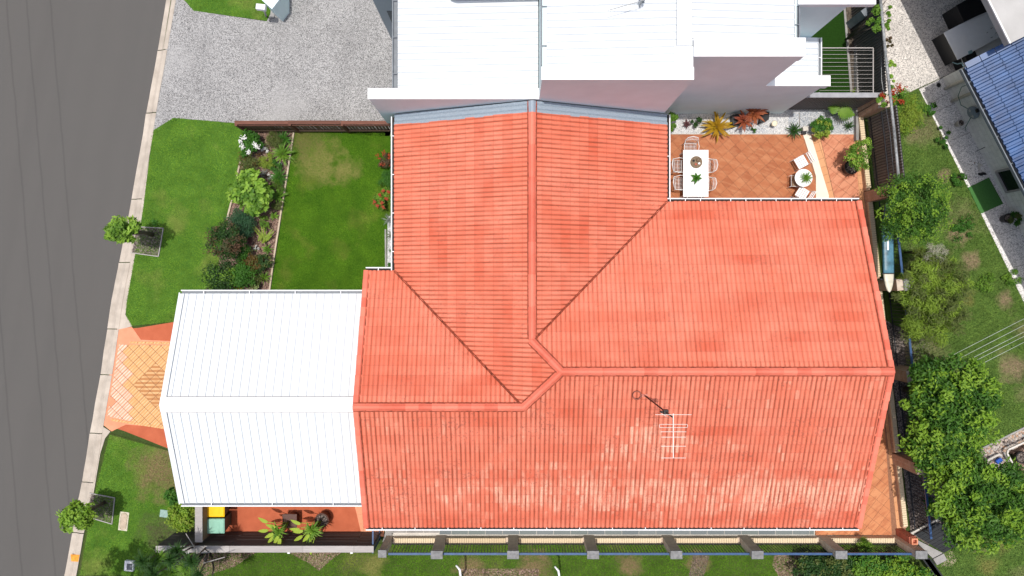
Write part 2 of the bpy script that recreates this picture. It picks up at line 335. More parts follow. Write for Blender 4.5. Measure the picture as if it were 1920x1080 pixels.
MAT['edge_wood'] = m_wood("edging_timber", (.42, .34, .24), (.6, .5, .38), 1)
MAT['black_wood'] = m_wood("black_boards", (.018, .02, .022), (.04, .043, .045))
MAT['brown2'] = m_wood("brown_boards", (.2, .13, .08), (.29, .2, .13), 1)
MAT['brick'] = m_brick("brown_brick", (.42, .25, .165), (.52, .33, .225), (.55, .47, .38))
MAT['brick_g'] = m_brick("weathered_brick", (.55, .44, .34), (.66, .55, .44), (.45, .39, .32))
MAT['cream_brick'] = m_random("cream_brick", [(.6, .47, .3), (.72, .59, .4), (.66, .53, .35)], .8)
MAT['block'] = m_brick("white_block", (.8, .78, .71), (.85, .83, .77), (.68, .66, .6), .4, .2)
MAT['white_slab'] = plain("white_upper_wall", (.8, .79, .77), .85, .06, 8)
MAT['yellow_bin'] = plain("yellow_lid", (.86, .5, .005), .35, .03)
MAT['green_bin'] = plain("pale_green_lid", (.24, .47, .36), .4, .05)
MAT['dark_green'] = plain("bin_body_green", (.05, .09, .07), .5)
MAT['black'] = plain("black_plastic", (.015, .015, .016), .4)
MAT['antenna'] = plain("antenna_metal", (.72, .66, .6), .35, .05, 6, .5)
MAT['rust'] = plain("rusty_mast", (.05, .02, .015), .6)
MAT['pinkish'] = plain("painted_coil", (.5, .16, .11), .5)
MAT['glass'] = plain("dark_glass", (.012, .013, .015), .08, .05, 3, .6)
MAT['terracotta_pot'] = plain("terracotta_pot", (.42, .13, .085), .7)
MAT['brown_pot'] = plain("dark_brown_pot", (.09, .04, .03), .45)
MAT['board_blue'] = plain("board_blue", (.085, .21, .28), .4, .4, 3)
MAT['board_white'] = plain("board_white", (.62, .58, .46), .4)
MAT['cover'] = plain("utility_cover", (.5, .4, .3), .8)
MAT['cover2'] = plain("utility_cover_rim", (.62, .56, .44), .8)
MAT['seafoam'] = plain("pit_lid", (.26, .38, .34), .7, .15)
MAT['orange_paint'] = plain("orange_mark", (.75, .3, .04), .8, .25, 20)
MAT['bark'] = m_wood("bark", (.1, .075, .055), (.19, .15, .115), 2)
MAT['cream'] = plain("cream_disc", (.75, .68, .5), .6)
MAT['hose'] = plain("green_hose", (.1, .19, .13), .5)
MAT['hose_blue'] = plain("teal_hose", (.25, .4, .42), .5)
MAT['grey_plastic'] = plain("grey_plastic", (.2, .23, .25), .5)
MAT['wire'] = plain("line_wire", (.55, .6, .55), .5)
MAT['wicker'] = plain("wicker", (.24, .18, .12), .8, .4, 60)
MAT['blue_cloth'] = plain("blue_cloth", (.02, .08, .35), .7)
g = G("blue_roof_tile"); MAT['blue_tile'] = g.fin(g.mix(g.mr(g.noise(2, 4.), .3, .7), (.006, .04, .13), (.022, .09, .25)), .36, spec=.3)
LEAF = dict(
    mid=m_leaf("leaf_mid", (.045, .13, .014), (.13, .26, .03), (.22, .37, .04)),
    bright=m_leaf("leaf_bright", (.11, .24, .02), (.24, .42, .05), (.38, .54, .08)),
    dark=m_leaf("leaf_dark", (.016, .05, .012), (.045, .105, .02), (.028, .08, .016)),
    deep=m_leaf("leaf_deep", (.026, .1, .012), (.07, .19, .022), (.06, .18, .02)),
    blue=m_leaf("leaf_bluegreen", (.02, .07, .03), (.06, .14, .06), (.03, .1, .045)),
    olive=m_leaf("leaf_olive", (.06, .09, .02), (.14, .18, .045), (.11, .13, .03)),
    yellowg=m_leaf("leaf_yellowgreen", (.14, .2, .02), (.3, .38, .05), (.22, .34, .04)),
    brown=m_leaf("leaf_bronze", (.07, .045, .015), (.22, .11, .03), (.08, .08, .02)),
    redg=m_leaf("leaf_redgreen", (.05, .05, .02), (.16, .075, .045), (.04, .09, .02)),
    red=m_leaf("leaf_red", (.25, .03, .015), (.5, .09, .03), (.35, .05, .02)),
    purple=m_leaf("leaf_purple", (.06, .025, .03), (.14, .06, .06)),
    pale=m_leaf("leaf_variegated", (.2, .28, .1), (.45, .5, .25), (.3, .4, .12)),
    grey=m_leaf("leaf_grey", (.14, .17, .14), (.3, .34, .3)),
    white=m_leaf("petal_white", (.7, .7, .66), (.8, .8, .76), trans=.2),
    tree=m_leaf("leaf_tree", (.014, .055, .008), (.06, .16, .018), (.11, .24, .026)),
    citrus=m_leaf("leaf_citrus", (.06, .145, .012), (.19, .34, .028), (.3, .45, .045)),
    bamboo=m_leaf("leaf_feathery", (.09, .16, .02), (.24, .35, .045), (.3, .44, .05)),
    dry=m_leaf("leaf_dry", (.3, .28, .2), (.5, .5, .4)),
    bro_y=m_leaf("bromeliad_yellow", (.26, .17, .012), (.5, .36, .03), (.36, .16, .01), rough=.4),
    bro_r=m_leaf("bromeliad_red", (.25, .045, .022), (.42, .16, .06), (.2, .03, .03), rough=.4),
    palmy=m_leaf("palm_lime", (.28, .42, .04), (.42, .52, .08), (.3, .45, .05)))  # lime green of the fronds themselves

# ---------------------------------------------------------------- scatter helpers
def unit(v): return v/np.maximum(np.linalg.norm(v, axis=1, keepdims=True), 1e-6)
def leafmesh(name, c, d, nrm, Ln, W, fold=.18):
    d = unit(d); s = unit(np.cross(d, nrm)); n = np.cross(s, d)
    Ln = np.broadcast_to(Ln, (len(c),))[:, None]; W = np.broadcast_to(W, (len(c),))[:, None]
    a = c-d*Ln*.5; t = c+d*Ln*.5-n*Ln*.08; mid = c+d*Ln*.02; l = mid-s*W*.5+n*W*fold; r = mid+s*W*.5+n*W*fold
    v = np.stack([a, l, t, r], 1).reshape(-1, 3); b = np.arange(len(c))[:, None]*4
    f = np.concatenate([b+np.array([[0, 2, 1]]), b+np.array([[0, 3, 2]])], 1).reshape(-1, 3)
    return npmesh(name, v, f)
def crown_pts(n, rad, clumps, rc, shell=.55, up=.35):
    """leaf points in clumps through an ellipsoid of half axes rad, centred on 0"""
    rad = np.array(rad)
    q = unit(rng.normal(size=(clumps, 3))); q[:, 2] = np.where(q[:, 2] < -.3, -q[:, 2]*.6, q[:, 2])
    q *= rng.uniform(shell, 1, (clumps, 1)); cc = q*(rad-rc*.6)*rng.uniform(.75, 1.15, (clumps, 1))
    idx = rng.integers(0, clumps, n); w_ = unit(rng.normal(size=(n, 3)))*(rng.uniform(0, 1, (n, 1))**.45)*rc*rng.uniform(.65, 1.25, (clumps, 1))[idx]
    p = cc[idx]+w_*np.array([1, 1, .8]); nr = unit(unit(w_)*.7+q[idx]*.35+np.array([0, 0, up+.4])+rng.normal(size=(n, 3))*.35)
    return p, nr, cc
def bush(name, label, px, py, r, h, leaf='mid', n=900, size=.06, cat='shrub', group=None, z0=0., asp=.5, clumps=None, rc=None, ry=None, flowers=None, zc=None, stems=5, trunk=False, cname='foliage', dirmode=0, second=None, elong=1.):
    """px,py,r: centre and radius as seen in the photo; h: height of the plant's top"""
    zc_ = (z0+h*.6) if zc is None else zc
    gk = 1.1 if group == 'shrubs in the front garden bed' else 1.; r = r*1.17*gk; ry = ry*1.14 if ry else None; n = int(n*1.35*gk); x, y, _ = P(px, py, zc_); k = (H-zc_)/F; rx = r*k; ry_ = (ry or r)*k; rz = (z0+h-zc_)
    t = thing(name, label, cat, (x, y, z0), group)
    clumps = clumps or max(7, int(n/75)); rc = rc or rx*.3; size *= 1.2
    p, nr, cc = crown_pts(n, (rx, ry_, rz), clumps, rc); p[:, 2] += zc_-z0; p[:, 2] = np.maximum(p[:, 2], .01)
    d = rng.normal(size=(n, 3))*np.array([1, 1, .5])
    if dirmode: d = unit(p-np.array([0, 0, zc_-z0-rz]))+rng.normal(size=(n, 3))*.35
    s = size*rng.uniform(.6, 1.3, n)
    me = leafmesh('foliage', p, d, nr, s*elong, s*asp); link(cname, me, t, LEAF[leaf], kind='stuff')
    if second:
        p2, n2, _ = crown_pts(second[1], (rx*1.02, ry_*1.02, rz*1.1), max(5, int(clumps*.7)), rc*.8, .86, .6); p2[:, 2] += zc_-z0
        link('accent_highlight', leafmesh('outer_leaves', p2, rng.normal(size=(second[1], 3))*np.array([1, 1, .5]), n2, size*1.1*elong, size*1.1*asp), t, LEAF[second[0]], kind='stuff')  # outer-top leaves in a second colour; brighter ones imitate sunlit highlights
    mb = MB()
    if trunk:
        tr = .035*(h/1.5); mb.tube([(0, 0, 0), (rx*.06, ry_*.04, (zc_-z0)*.45), (0, 0, zc_-z0)], [tr*1.5, tr, tr*.7], 8)
    for i in range(min(stems, len(cc))):
        c = cc[i]; a = (0, 0, (zc_-z0)*(.3 if trunk else 0)); e = (c[0]*.9, c[1]*.9, max(.05, c[2]*.8+zc_-z0))
        mb.tube([a, (e[0]*.4, e[1]*.4, (a[2]+e[2])*.55), e], [.014*max(1, h), .01*max(1, h), .004*max(1, h)], 5)
    mb.build('trunk' if trunk else 'stem', MAT['bark'], t)
    if flowers:
        kind, pts, fr = flowers; 
        for (fx, fy) in pts:
            fx_, fy_, _ = P(fx, fy, z0+h); m = 26
            pp = np.array([fx_-x, fy_-y, h*.97])+rng.normal(size=(m, 3))*fr*np.array([.5, .5, .2])
            link('flower_cluster', leafmesh('flower', pp, rng.normal(size=(m, 3))*np.array([1, 1, .2]), np.tile([0, 0, 1.], (m, 1))+rng.normal(size=(m, 3))*.2, .05, .04), t, LEAF[kind], kind='stuff')
    return t
def strap(L, wd, lift, droop, n=6, th=.5):
    """a strap leaf along +X rising then arching down, as (verts, faces)"""
    vs = []; fs = []
    for i in range(n+1):
        t = i/n; x = L*t; z = lift*math.sin(t*math.pi*.55)-droop*t*t; ww = wd*(math.sin(math.pi*(.12+.88*t)**.8)*.9+.12)*.5
        if i == n: ww = wd*.02
        vs += [(x, -ww, z+ww*.35), (x, 0, z-ww*.1), (x, ww, z+ww*.35)]
    for i in range(n):
        a = i*3; fs += [(a, a+3, a+4, a+1), (a+1, a+4, a+5, a+2)]
    return vs, fs
def rosette(name, label, px, py, r, h, leaf, n, wd, cat='plant', group=None, z0=0., lift=.3, droop=.25, parts=False, levels=3, base=.02, stem=False, leafname='leaf'):
    if group == 'shrubs in the front garden bed': r *= 1.3; wd *= 1.5; n = int(n*1.15)
    z = z0+h*.6; x, y, _ = P(px, py, z); L = r*(H-z)/F
    t = thing(name, label, cat, (x, y, z0), group); mb = MB(); me = None
    if parts:
        v, f = strap(L, wd, lift*L, droop*L); m_ = MB(); m_.add(v, f, True); me = m_.mesh('leaf')
    for i in range(n):
        lv = i % levels; sc_ = 1-lv*.2+random.uniform(-.1, .1); a = i*2.39996+random.uniform(-.2, .2); tilt = -(lv*.35+random.uniform(0, .15)); tw = random.uniform(-.3, .3)
        M = Matrix.Translation((0, 0, base+h*.25)) @ Matrix.Rotation(a, 4, 'Z') @ Matrix.Rotation(tilt, 4, 'Y') @ Matrix.Rotation(tw, 4, 'X') @ Matrix.Scale(sc_, 4)
        if parts:
            o = link(leafname, me, t, LEAF[leaf]); o.matrix_local = M
        else:
            v, f = strap(L, wd, lift*L, droop*L, 4); mb.add([M @ Vector(q) for q in v], f, True)
    if not parts: mb.build('leaves', LEAF[leaf], t)
    MB().lathe((0, 0, 0), [(.03, 0), (.03, base+h*.28), (.012, base+h*.32)], 7).build('stem', MAT['bark'], t)
    return t
def inpoly(x, y, poly):
    r = np.zeros(x.shape, bool); n = len(poly)
    for i in range(n):
        x0, y0 = poly[i]; x1, y1 = poly[(i+1) % n]
        c = ((y0 > y) != (y1 > y)) & (x < (x1-x0)*(y-y0)/(y1-y0+1e-12)+x0); r ^= c
    return r
def sample(poly, n):
    a = np.array(poly); lo = a.min(0); hi = a.max(0); out = []
    tot = 0
    while tot < n:
        q = rng.uniform(lo, hi, (n*2, 2)); q = q[inpoly(q[:, 0], q[:, 1], poly)]; out.append(q); tot += len(q)
    return np.concatenate(out)[:n]
def blades(name, label, cat, polys, dens, mat, L=.05, W=.008, z=0.):
    vs = []
    for poly in polys:
        A = abs(sum(poly[i][0]*poly[(i+1) % len(poly)][1]-poly[(i+1) % len(poly)][0]*poly[i][1] for i in range(len(poly))))/2
        q = sample(poly, int(A*dens)); n = len(q); a = rng.uniform(0, 6.283, n); l = L*rng.uniform(.5, 1.4, n); lean = rng.uniform(.4, 1., n)
        c = np.column_stack([q, np.full(n, z)]); d = np.column_stack([np.cos(a)*l*lean, np.sin(a)*l*lean, l*rng.uniform(.3, .9, n)])
        s = np.column_stack([-np.sin(a), np.cos(a), np.zeros(n)])*W*rng.uniform(.7, 1.6, (n, 1)); vs.append(np.stack([c-s, c+s, c+d], 1).reshape(-1, 3))
    v = np.concatenate(vs); me = npmesh(name, v, np.arange(len(v)).reshape(-1, 3))
    return link(name, me, None, mat, label=label, cat=cat, kind='stuff')
def chips(name, polys, dens, size, mat, z, parent=None, asp=.4, lump=0, **k):
    qs = [sample(p, int(dens*abs(sum(p[i][0]*p[(i+1) % len(p)][1]-p[(i+1) % len(p)][0]*p[i][1] for i in range(len(p))))/2)) for p in polys]
    q = np.concatenate(qs); n = len(q); c = np.column_stack([q, z+rng.uniform(.003, .018, n)]); nr = np.array([0, 0, 1.])+rng.normal(size=(n, 3))*.35
    me = leafmesh(name, c, rng.normal(size=(n, 3))*np.array([1, 1, .15]), nr, size*rng.uniform(.5, 1.4, n), size*asp*rng.uniform(.6, 1.3, n), .3)
    return link(name, me, parent, mat, **k)
def stones(name, polys, dens, size, mat, z, parent=None, **k):
    octa = np.array([[1, 0, 0], [0, 1, 0], [-1, 0, 0], [0, -1, 0], [0, 0, .7], [.6, .6, .35], [-.6, .6, .35], [-.6, -.6, .35], [.6, -.6, .35]], float)
    F_ = np.array([[0, 5, 8], [0, 1, 5], [1, 2, 6], [2, 3, 7], [3, 0, 8], [1, 6, 5], [2, 7, 6], [3, 8, 7], [5, 6, 4], [6, 7, 4], [7, 8, 4], [8, 5, 4]])
    q = np.concatenate([sample(p, int(dens*abs(sum(p[i][0]*p[(i+1) % len(p)][1]-p[(i+1) % len(p)][0]*p[i][1] for i in range(len(p))))/2)) for p in polys])
    n = len(q); a = rng.uniform(0, 6.28, n); s = size*rng.uniform(.5, 1.5, n); ax = rng.uniform(.6, 1., n)
    V = octa[None]*s[:, None, None]*np.stack([np.ones(n), ax, rng.uniform(.7, 1, n)], 1)[:, None]
    X = V[..., 0]*np.cos(a)[:, None]-V[..., 1]*np.sin(a)[:, None]+q[:, 0:1]; Y = V[..., 0]*np.sin(a)[:, None]+V[..., 1]*np.cos(a)[:, None]+q[:, 1:2]
    v = np.stack([X, Y, V[..., 2]+z], 2).reshape(-1, 3); f = (np.arange(n)[:, None, None]*9+F_[None]).reshape(-1, 3)
    return link(name, npmesh(name, v, f), parent, mat, **k)
def m_chip(name, cols, rough=.8):
    g = G(name); ramp = g.t.nodes.new("ShaderNodeValToRGB"); cr = ramp.color_ramp
    while len(cr.elements) < len(cols): cr.elements.new(.5)
    for i, c in enumerate(cols): cr.elements[i].position = i/(len(cols)-1); cr.elements[i].color = (*c, 1)
    g.inp(ramp.inputs[0], g.isl()); return g.fin(ramp.outputs[0], rough)
MAT['chip'] = m_chip("bark_chips", [(.06, .035, .025), (.2, .11, .075), (.33, .21, .16), (.45, .34, .28)])
MAT['chip_d'] = m_chip("dark_chips", [(.03, .022, .02), (.1, .075, .065), (.22, .18, .16), (.4, .35, .3)])
MAT['peb_w'] = m_chip("white_pebbles", [(.5, .5, .48), (.68, .67, .65), (.78, .77, .74)])
MAT['peb_g'] = m_chip("grey_pebbles", [(.22, .25, .29), (.42, .45, .48), (.6, .62, .64)])
MAT['peb_r'] = m_chip("river_stones", [(.22, .2, .19), (.4, .33, .27), (.5, .46, .42), (.45, .27, .16), (.35, .38, .38)])
def area(name, poly, mat, z1=0., z0=-.14, **k):
    return MB().prism(poly, z0, z1).build(name, mat, None, kind='structure', **k)

# ================================================================ SETTING
MB().prism([(-120, -120), (120, -120), (120, 120), (-120, 120)], -.3, -.14).build('ground', MAT['ground'], None, kind='structure')
kL = [(331, -100), (309, 0), (294, 92), (272, 208), (262, 270), (243, 380), (219, 500), (207, 560), (186, 700), (166, 812), (152, 900), (142, 947), (118, 1080), (100, 1180)]
kR = [(352, -100), (330, 0), (314, 92), (293, 211), (284, 270), (265, 380), (243, 500), (231, 560), (211, 700), (192, 812), (178, 900), (167, 947), (143, 1080), (125, 1180)]
def interp(tab, y):
    for (a, b), (c, d) in zip(tab, tab[1:]):
        if b <= y <= d: return a+(c-a)*(y-b)/(d-b)
road = [P2(-900, -100), P2(-900, 1180)]+L2(kL[::-1])
MB().prism(road, -.14, -.1).build('road', MAT['asphalt'], None, kind='structure')
kerb = bpy.data.objects.new('kerb', None); COL.objects.link(kerb); kerb['kind'] = 'structure'
joints = [-60, 93, 211, 373, 492, 617, 703, 813, 905, 1000, 1140]
for a, b in zip(joints, joints[1:]):
    ys = [a+.8]+[y for _, y in kL if a+4 < y < b-4]+[b-.8]; ys = sorted(set(ys+[a+(b-a)*q for q in (.25, .5, .75)])); mb = MB(); vs = []; fs = []
    prof = [(0, -.12), (0, -.092), (.38, -.07), (.55, -.03), (.68, .008), (.8, .014), (1, .012), (1, -.12)]
    dz = random.uniform(-.006, .006)
    for j, y in enumerate(ys):
        xl, xr = interp(kL, y)+random.uniform(-.5, .5), interp(kR, y)+random.uniform(-.2, .2)
        for t, z in prof: x, yy = P2(xl+(xr-xl)*t, y); vs.append((x, yy, z+dz))
    m = len(prof)
    for j in range(len(ys)-1):
        for i in range(m-1): fs.append((j*m+i, j*m+i+1, (j+1)*m+i+1, (j+1)*m+i))
    fs += [tuple(range(m)), tuple(range(len(ys)*m-1, len(ys)*m-m-1, -1))]
    mb.add(vs, [f[::-1] for f in fs]); mb.build('kerb_section', MAT['kerb'], kerb)
MB().prism(L2([(133, 1039), (150, 1040), (147, 1053), (134, 1052)]), .016, .0185).build('orange_road_mark', MAT['orange_paint'], None, label='small orange survey paint mark on top of the pale kerb', cat='road marking')

lawn_l = L2([(287, 246), (290, 243), (325, 221), (443, 231), (475, 247), (452, 300), (437, 375), (428, 410), (412, 480), (398, 549), (398, 620), (325, 603), (247, 611), (236, 590), (238, 560), (268, 395)])
area('front_lawn', lawn_l, MAT['lawn'])
lawn_r = L2([(552, 246), (770, 246), (770, 640), (500, 640), (507, 549)])
area('enclosed_lawn', lawn_r, MAT['lawn2'])
lawn_s = L2([(205, 812), (330, 848), (420, 870), (420, 990), (345, 994), (345, 1018), (1760, 1024), (1800, 1300), (110, 1300), (146, 1080), (170, 947)])
area('south_lawn', lawn_s, MAT['dull'])
lawn_sw = L2([(206, 815), (330, 850), (418, 874), (418, 985), (346, 992), (330, 1080), (150, 1078), (173, 947)])
MB().prism(lawn_sw, .001, .005).build('verge_lawn', MAT['lawn'], None, kind='structure')
bed = L2([(470, 247), (551, 247), (505, 549), (500, 600), (398, 600), (412, 480), (428, 410), (437, 375), (450, 300)])
area('garden_bed', bed, MAT['mulch'], -.004)
strip = L2([(240, 560), (287, 246), (283, 250), (263, 385), (234, 560), (231, 595), (236, 595)])
area('yard_base', L2([(335, -100), (2300, -200), (2300, 1300), (128, 1300), (143, 1080), (231, 560)]), MAT['ground'], -.03)
for a, b in (((500, 42), (742, 76)), ((640, 250), (652, 60)), ((388, 28), (372, 226))):
    MB().bar(P(*a, .001), P(*b, .001), .012, .006).build('driveway_joint', MAT['cap_stone'], None, kind='structure')
# concrete strips behind the kerb
area('kerb_backing', L2([(231, 560), (265, 380), (284, 270), (289, 243), (284, 262), (268, 395), (239, 560), (235, 590), (248, 612), (222, 618), (219, 616)]), MAT['kerb'], .004)
area('kerb_backing', L2([(192, 812), (190, 798), (207, 809), (197, 822), (188, 850), (172, 946), (168, 946)]), MAT['kerb'], .004)
drive_n = L2([(330, -40), (345, -40), (345, 0), (363, 20), (500, 40), (520, 0), (520, -200), (1000, -200), (1000, 255), (700, 255), (443, 232), (325, 221), (290, 243), (287, 246), (293, 211)])
area('neighbour_driveway', drive_n, MAT['agg'])
area('verge_lawn', L2([(346, -30), (346, 0), (363, 20), (500, 39), (519, 0), (519, -200), (346, -200)]), MAT['lawn'], .002)
# own driveway
drv = L2([(219, 617), (258, 615), (330, 603), (700, 603), (700, 860), (330, 847), (232, 808), (190, 795)])
area('driveway', drv, MAT['terra'], -.012)
area('driveway_crossover', L2([(219.5, 617.5), (247, 613), (264, 637), (330, 640), (330, 803), (236, 796), (209, 809), (190, 794)]), MAT['terra_pale'], -.006)
def clip2(poly, clip):
    """convex clip, both CCW"""
    def area2(p): return sum(p[i][0]*p[(i+1) % len(p)][1]-p[(i+1) % len(p)][0]*p[i][1] for i in range(len(p)))
    if area2(clip) < 0: clip = clip[::-1]
    out = poly
    for i in range(len(clip)):
        a = clip[i]; b = clip[(i+1) % len(clip)]; inp = out; out = []
        side = lambda p: (b[0]-a[0])*(p[1]-a[1])-(b[1]-a[1])*(p[0]-a[0])
        for j in range(len(inp)):
            p, q = inp[j], inp[(j+1) % len(inp)]; sp, sq = side(p), side(q)
            if sp >= 0: out.append(p)
            if (sp >= 0) != (sq >= 0): t = sp/(sp-sq); out.append((p[0]+(q[0]-p[0])*t, p[1]+(q[1]-p[1])*t))
        if not out: return []
    return out if abs(area2(out)) > .002 else []
def tile_field(name, clips, ang, size, gap, mat, z, th, parent, origin, maxn=999):
    """separate square tiles laid on a grid turned by ang, cut to the convex clip polygons; mat may be a function of the tile centre"""
    ca, sa = math.cos(ang), math.sin(ang); sx, sy = size; shared = {}
    allp = [p for c in clips for p in c]; cx, cy = origin; R_ = max(math.hypot(p[0]-cx, p[1]-cy) for p in allp); made = 0; rest = MB()
    n1, n2 = int(R_/sx)+2, int(R_/sy)+2; g2 = gap/2
    full = [(g2, g2), (sx-g2, g2), (sx-g2, sy-g2), (g2, sy-g2)]
    def prismmesh(poly):
        b = .004; n = len(poly); cxx = sum(p[0] for p in poly)/n; cyy = sum(p[1] for p in poly)/n
        ins = [(p[0]+(cxx-p[0])*.03, p[1]+(cyy-p[1])*.03) for p in poly]
        vs = [(x, y, -th) for x, y in poly]+[(x, y, -b) for x, y in poly]+[(x, y, 0) for x, y in ins]
        fs = [tuple(range(2*n, 3*n))]+[(k*n+i, k*n+(i+1) % n, (k+1)*n+(i+1) % n, (k+1)*n+i) for k in (0, 1) for i in range(n)]
        m = MB(); m.add(vs, fs); return m
    todo = []
    for i in range(-n1, n1):
        for j in range(-n2, n2):
            w_ = [(cx+(i*sx+x)*ca-(j*sy+y)*sa, cy+(i*sx+x)*sa+(j*sy+y)*ca) for x, y in full]
            for c in clips:
                r = clip2(w_, c)
                if r: todo.append((r is not None and len(r) == 4 and all(abs(a[0]-b[0])+abs(a[1]-b[1]) < 1e-6 for a, b in zip(r, w_)), r, w_))
    for whole, r, w_ in todo:
        n = len(r); mx, my = sum(p[0] for p in r)/n, sum(p[1] for p in r)/n; m = mat((mx, my)) if callable(mat) else mat
        if m is None: continue
        dz = random.uniform(-.0015, .0015)
        if made >= maxn:
            q = prismmesh(r); rest.add([(a, b, c+z) for a, b, c in q.v], q.f); restm = m; continue
        made += 1
        if whole:
            key = m.name
            if key not in shared: shared[key] = prismmesh([(x-sx/2, y-sy/2) for x, y in full]).mesh(name)
            o = link(name, shared[key], parent, m); o.location = (mx, my, z+dz); o.rotation_euler = (0, 0, ang)
        else:
            q = prismmesh([(x-mx, y-my) for x, y in r]); o = q.build(name, m, parent); o.location = (mx, my, z+dz)
    if rest.v: rest.build(name+'s', restm, parent, kind='stuff')
ap = bpy.data.objects.new('driveway_pavers', None); COL.objects.link(ap); ap['kind'] = 'structure'
apclip = L2([(223, 646), (340, 648), (340, 812), (201, 780)])
MB().prism(apclip, -.05, -.003).build('paver_bed', MAT['grout'], ap)
dcx, dcy = P2(292, 722)
def apm(c):
    dx, dy = c[0]-dcx, c[1]-dcy
    if abs(dx)+abs(dy) < .66: return MAT['paver_b']
    e = min(abs(dy-.45), abs(dy+.55))
    if dx < -1.62+.42*max(0, 1-abs(dy-.75)/.3)*0-.0 and -.75 < dy < 1.3: return MAT['paver_o']
    if dx < -.78-min(abs(dy-.3), .5)*.9+.35*(dy < -.4): return MAT['paver_p']
    return MAT['paver_y']
tile_field('paver', [apclip], R(45), (.295, .295), .012, apm, .006, .02, ap, (dcx, dcy))
for p0, p1 in (((243, 642), (345, 644)), ((209, 787), (330, 806))):
    x0, y0 = P2(*p0); x1, y1 = P2(*p1); an = math.atan2(y1-y0, x1-x0); Ln = math.hypot(x1-x0, y1-y0); n = int(Ln/.3)
    m = MB().box((0, 0, 0), (.285, .075, .02)).mesh('border_paver')
    for i in range(n):
        o = link('border_paver', m, ap, MAT['paver_y']); s = (i+.5)*.3; o.location = (x0+math.cos(an)*s, y0+math.sin(an)*s, .004); o.rotation_euler = (0, 0, an)
# terracotta yard beside the carport
area('side_yard', L2([(385, 940), (672, 940), (695, 1003), (385, 996)]), MAT['terra'], .002)
area('side_yard_paving', L2([(662, 935), (720, 935), (720, 1006), (678, 1003)]), MAT['terra_pale'], .004)
syp = bpy.data.objects['side_yard_paving']
tile_field('paver', [L2([(665, 936), (720, 936), (720, 1005), (679, 1002)])], 0, (.36, .36), .01, MAT['paver_o'], .014, .01, syp, P2(700, 1000))
# south path of blue-grey pavers
sp = bpy.data.objects.new('south_path', None); COL.objects.link(sp); sp['kind'] = 'structure'
MB().prism(L2([(722, 960), (1528, 960), (1528, 1003.5), (722, 1003)]), -.14, -.002).build('path_bed', MAT['conc_pale'], sp)
tile_field('paver', [L2([(824, 965), (1526, 965), (1526, 1002.5), (824, 1002)])], 0, (.64, .8), .014, MAT['slate'], .008, .02, sp, P2(1006, 1002.6))
tile_field('paver', [L2([(730, 965), (823, 965), (823, 999), (730, 999)])], 0, (.64, .8), .014, MAT['conc'], .006, .02, sp, P2(730, 1002.6))
area('path_edge', L2([(735, 998), (740, 1003), (1528, 1003.6), (1690, 1005), (1690, 1008), (735, 1008)]), MAT['conc_pale'], .03)

# patio
patio = bpy.data.objects.new('patio', None); COL.objects.link(patio); patio['kind'] = 'structure'
MB().prism(L2([(1180, 251), (1612, 251), (1626, 392), (1626, 460), (1180, 460)]), -.14, -.01).build('patio_bed', MAT['grout'], patio)
pa = [L2([(1200, 252), (1505, 252), (1536, 366), (1536, 430), (1200, 430)])]
tile_field('patio_tile', pa, R(42), (.335, .335), .009, MAT['ptile'], 0., .02, patio, P2(1400, 320), 300)
pb = [L2([(1537, 252), (1600, 252), (1612, 374), (1566, 374)]), L2([(1566, 375), (1612, 375), (1618, 440), (1566, 440)])]
tile_field('patio_tile', pb, R(-38), (.335, .335), .009, MAT['ptile2'], .0, .02, patio, P2(1590, 300))
tile_field('border_tile', [L2([(1521, 252), (1536, 252), (1565, 374), (1553, 372)]), L2([(1553, 373), (1565, 375), (1565, 440), (1553, 440)])], math.atan2(122, -40)+math.pi/2*0, (.31, .31), .008, MAT['border'], .001, .02, patio, P2(1530, 252))
tile_field('border_tile', [L2([(1600, 252), (1609, 252), (1627, 440), (1618, 440)])], math.atan2(188, -18), (.31, .31), .008, MAT['border'], .001, .02, patio, P2(1601, 252))
MB().prism(L2([(1505, 252), (1520, 252), (1554, 366), (1554, 379), (1530, 379), (1530, 330), (1521, 300), (1509, 262)]), -.02, .004).build('threshold_slab', MAT['conc_pale'], patio)
bpy.data.objects['threshold_slab'].data.materials[0] = plain("cream_paint", (.78, .68, .56), .7, .03)
ps = bpy.data.objects.new('corner_patio', None); COL.objects.link(ps); ps['kind'] = 'structure'
MB().prism(L2([(1529, 900), (1560, 780), (1640, 680), (1676, 800), (1700, 1004), (1529, 1003)]), -.14, -.01).build('patio_bed', MAT['grout'], ps)
tile_field('patio_tile', [L2([(1529, 960), (1655, 740), (1659, 800), (1683, 1003.3), (1529, 1003)])], R(-38), (.335, .335), .009, MAT['ptile3'], 0., .02, ps, P2(1620, 940))
tile_field('border_tile', [L2([(1655, 740), (1666, 740), (1691, 985), (1693, 1003), (1683, 1003)])], math.atan2(205, -26), (.33, .33), .008, MAT['border'], .001, .02, ps, P2(1666, 760))
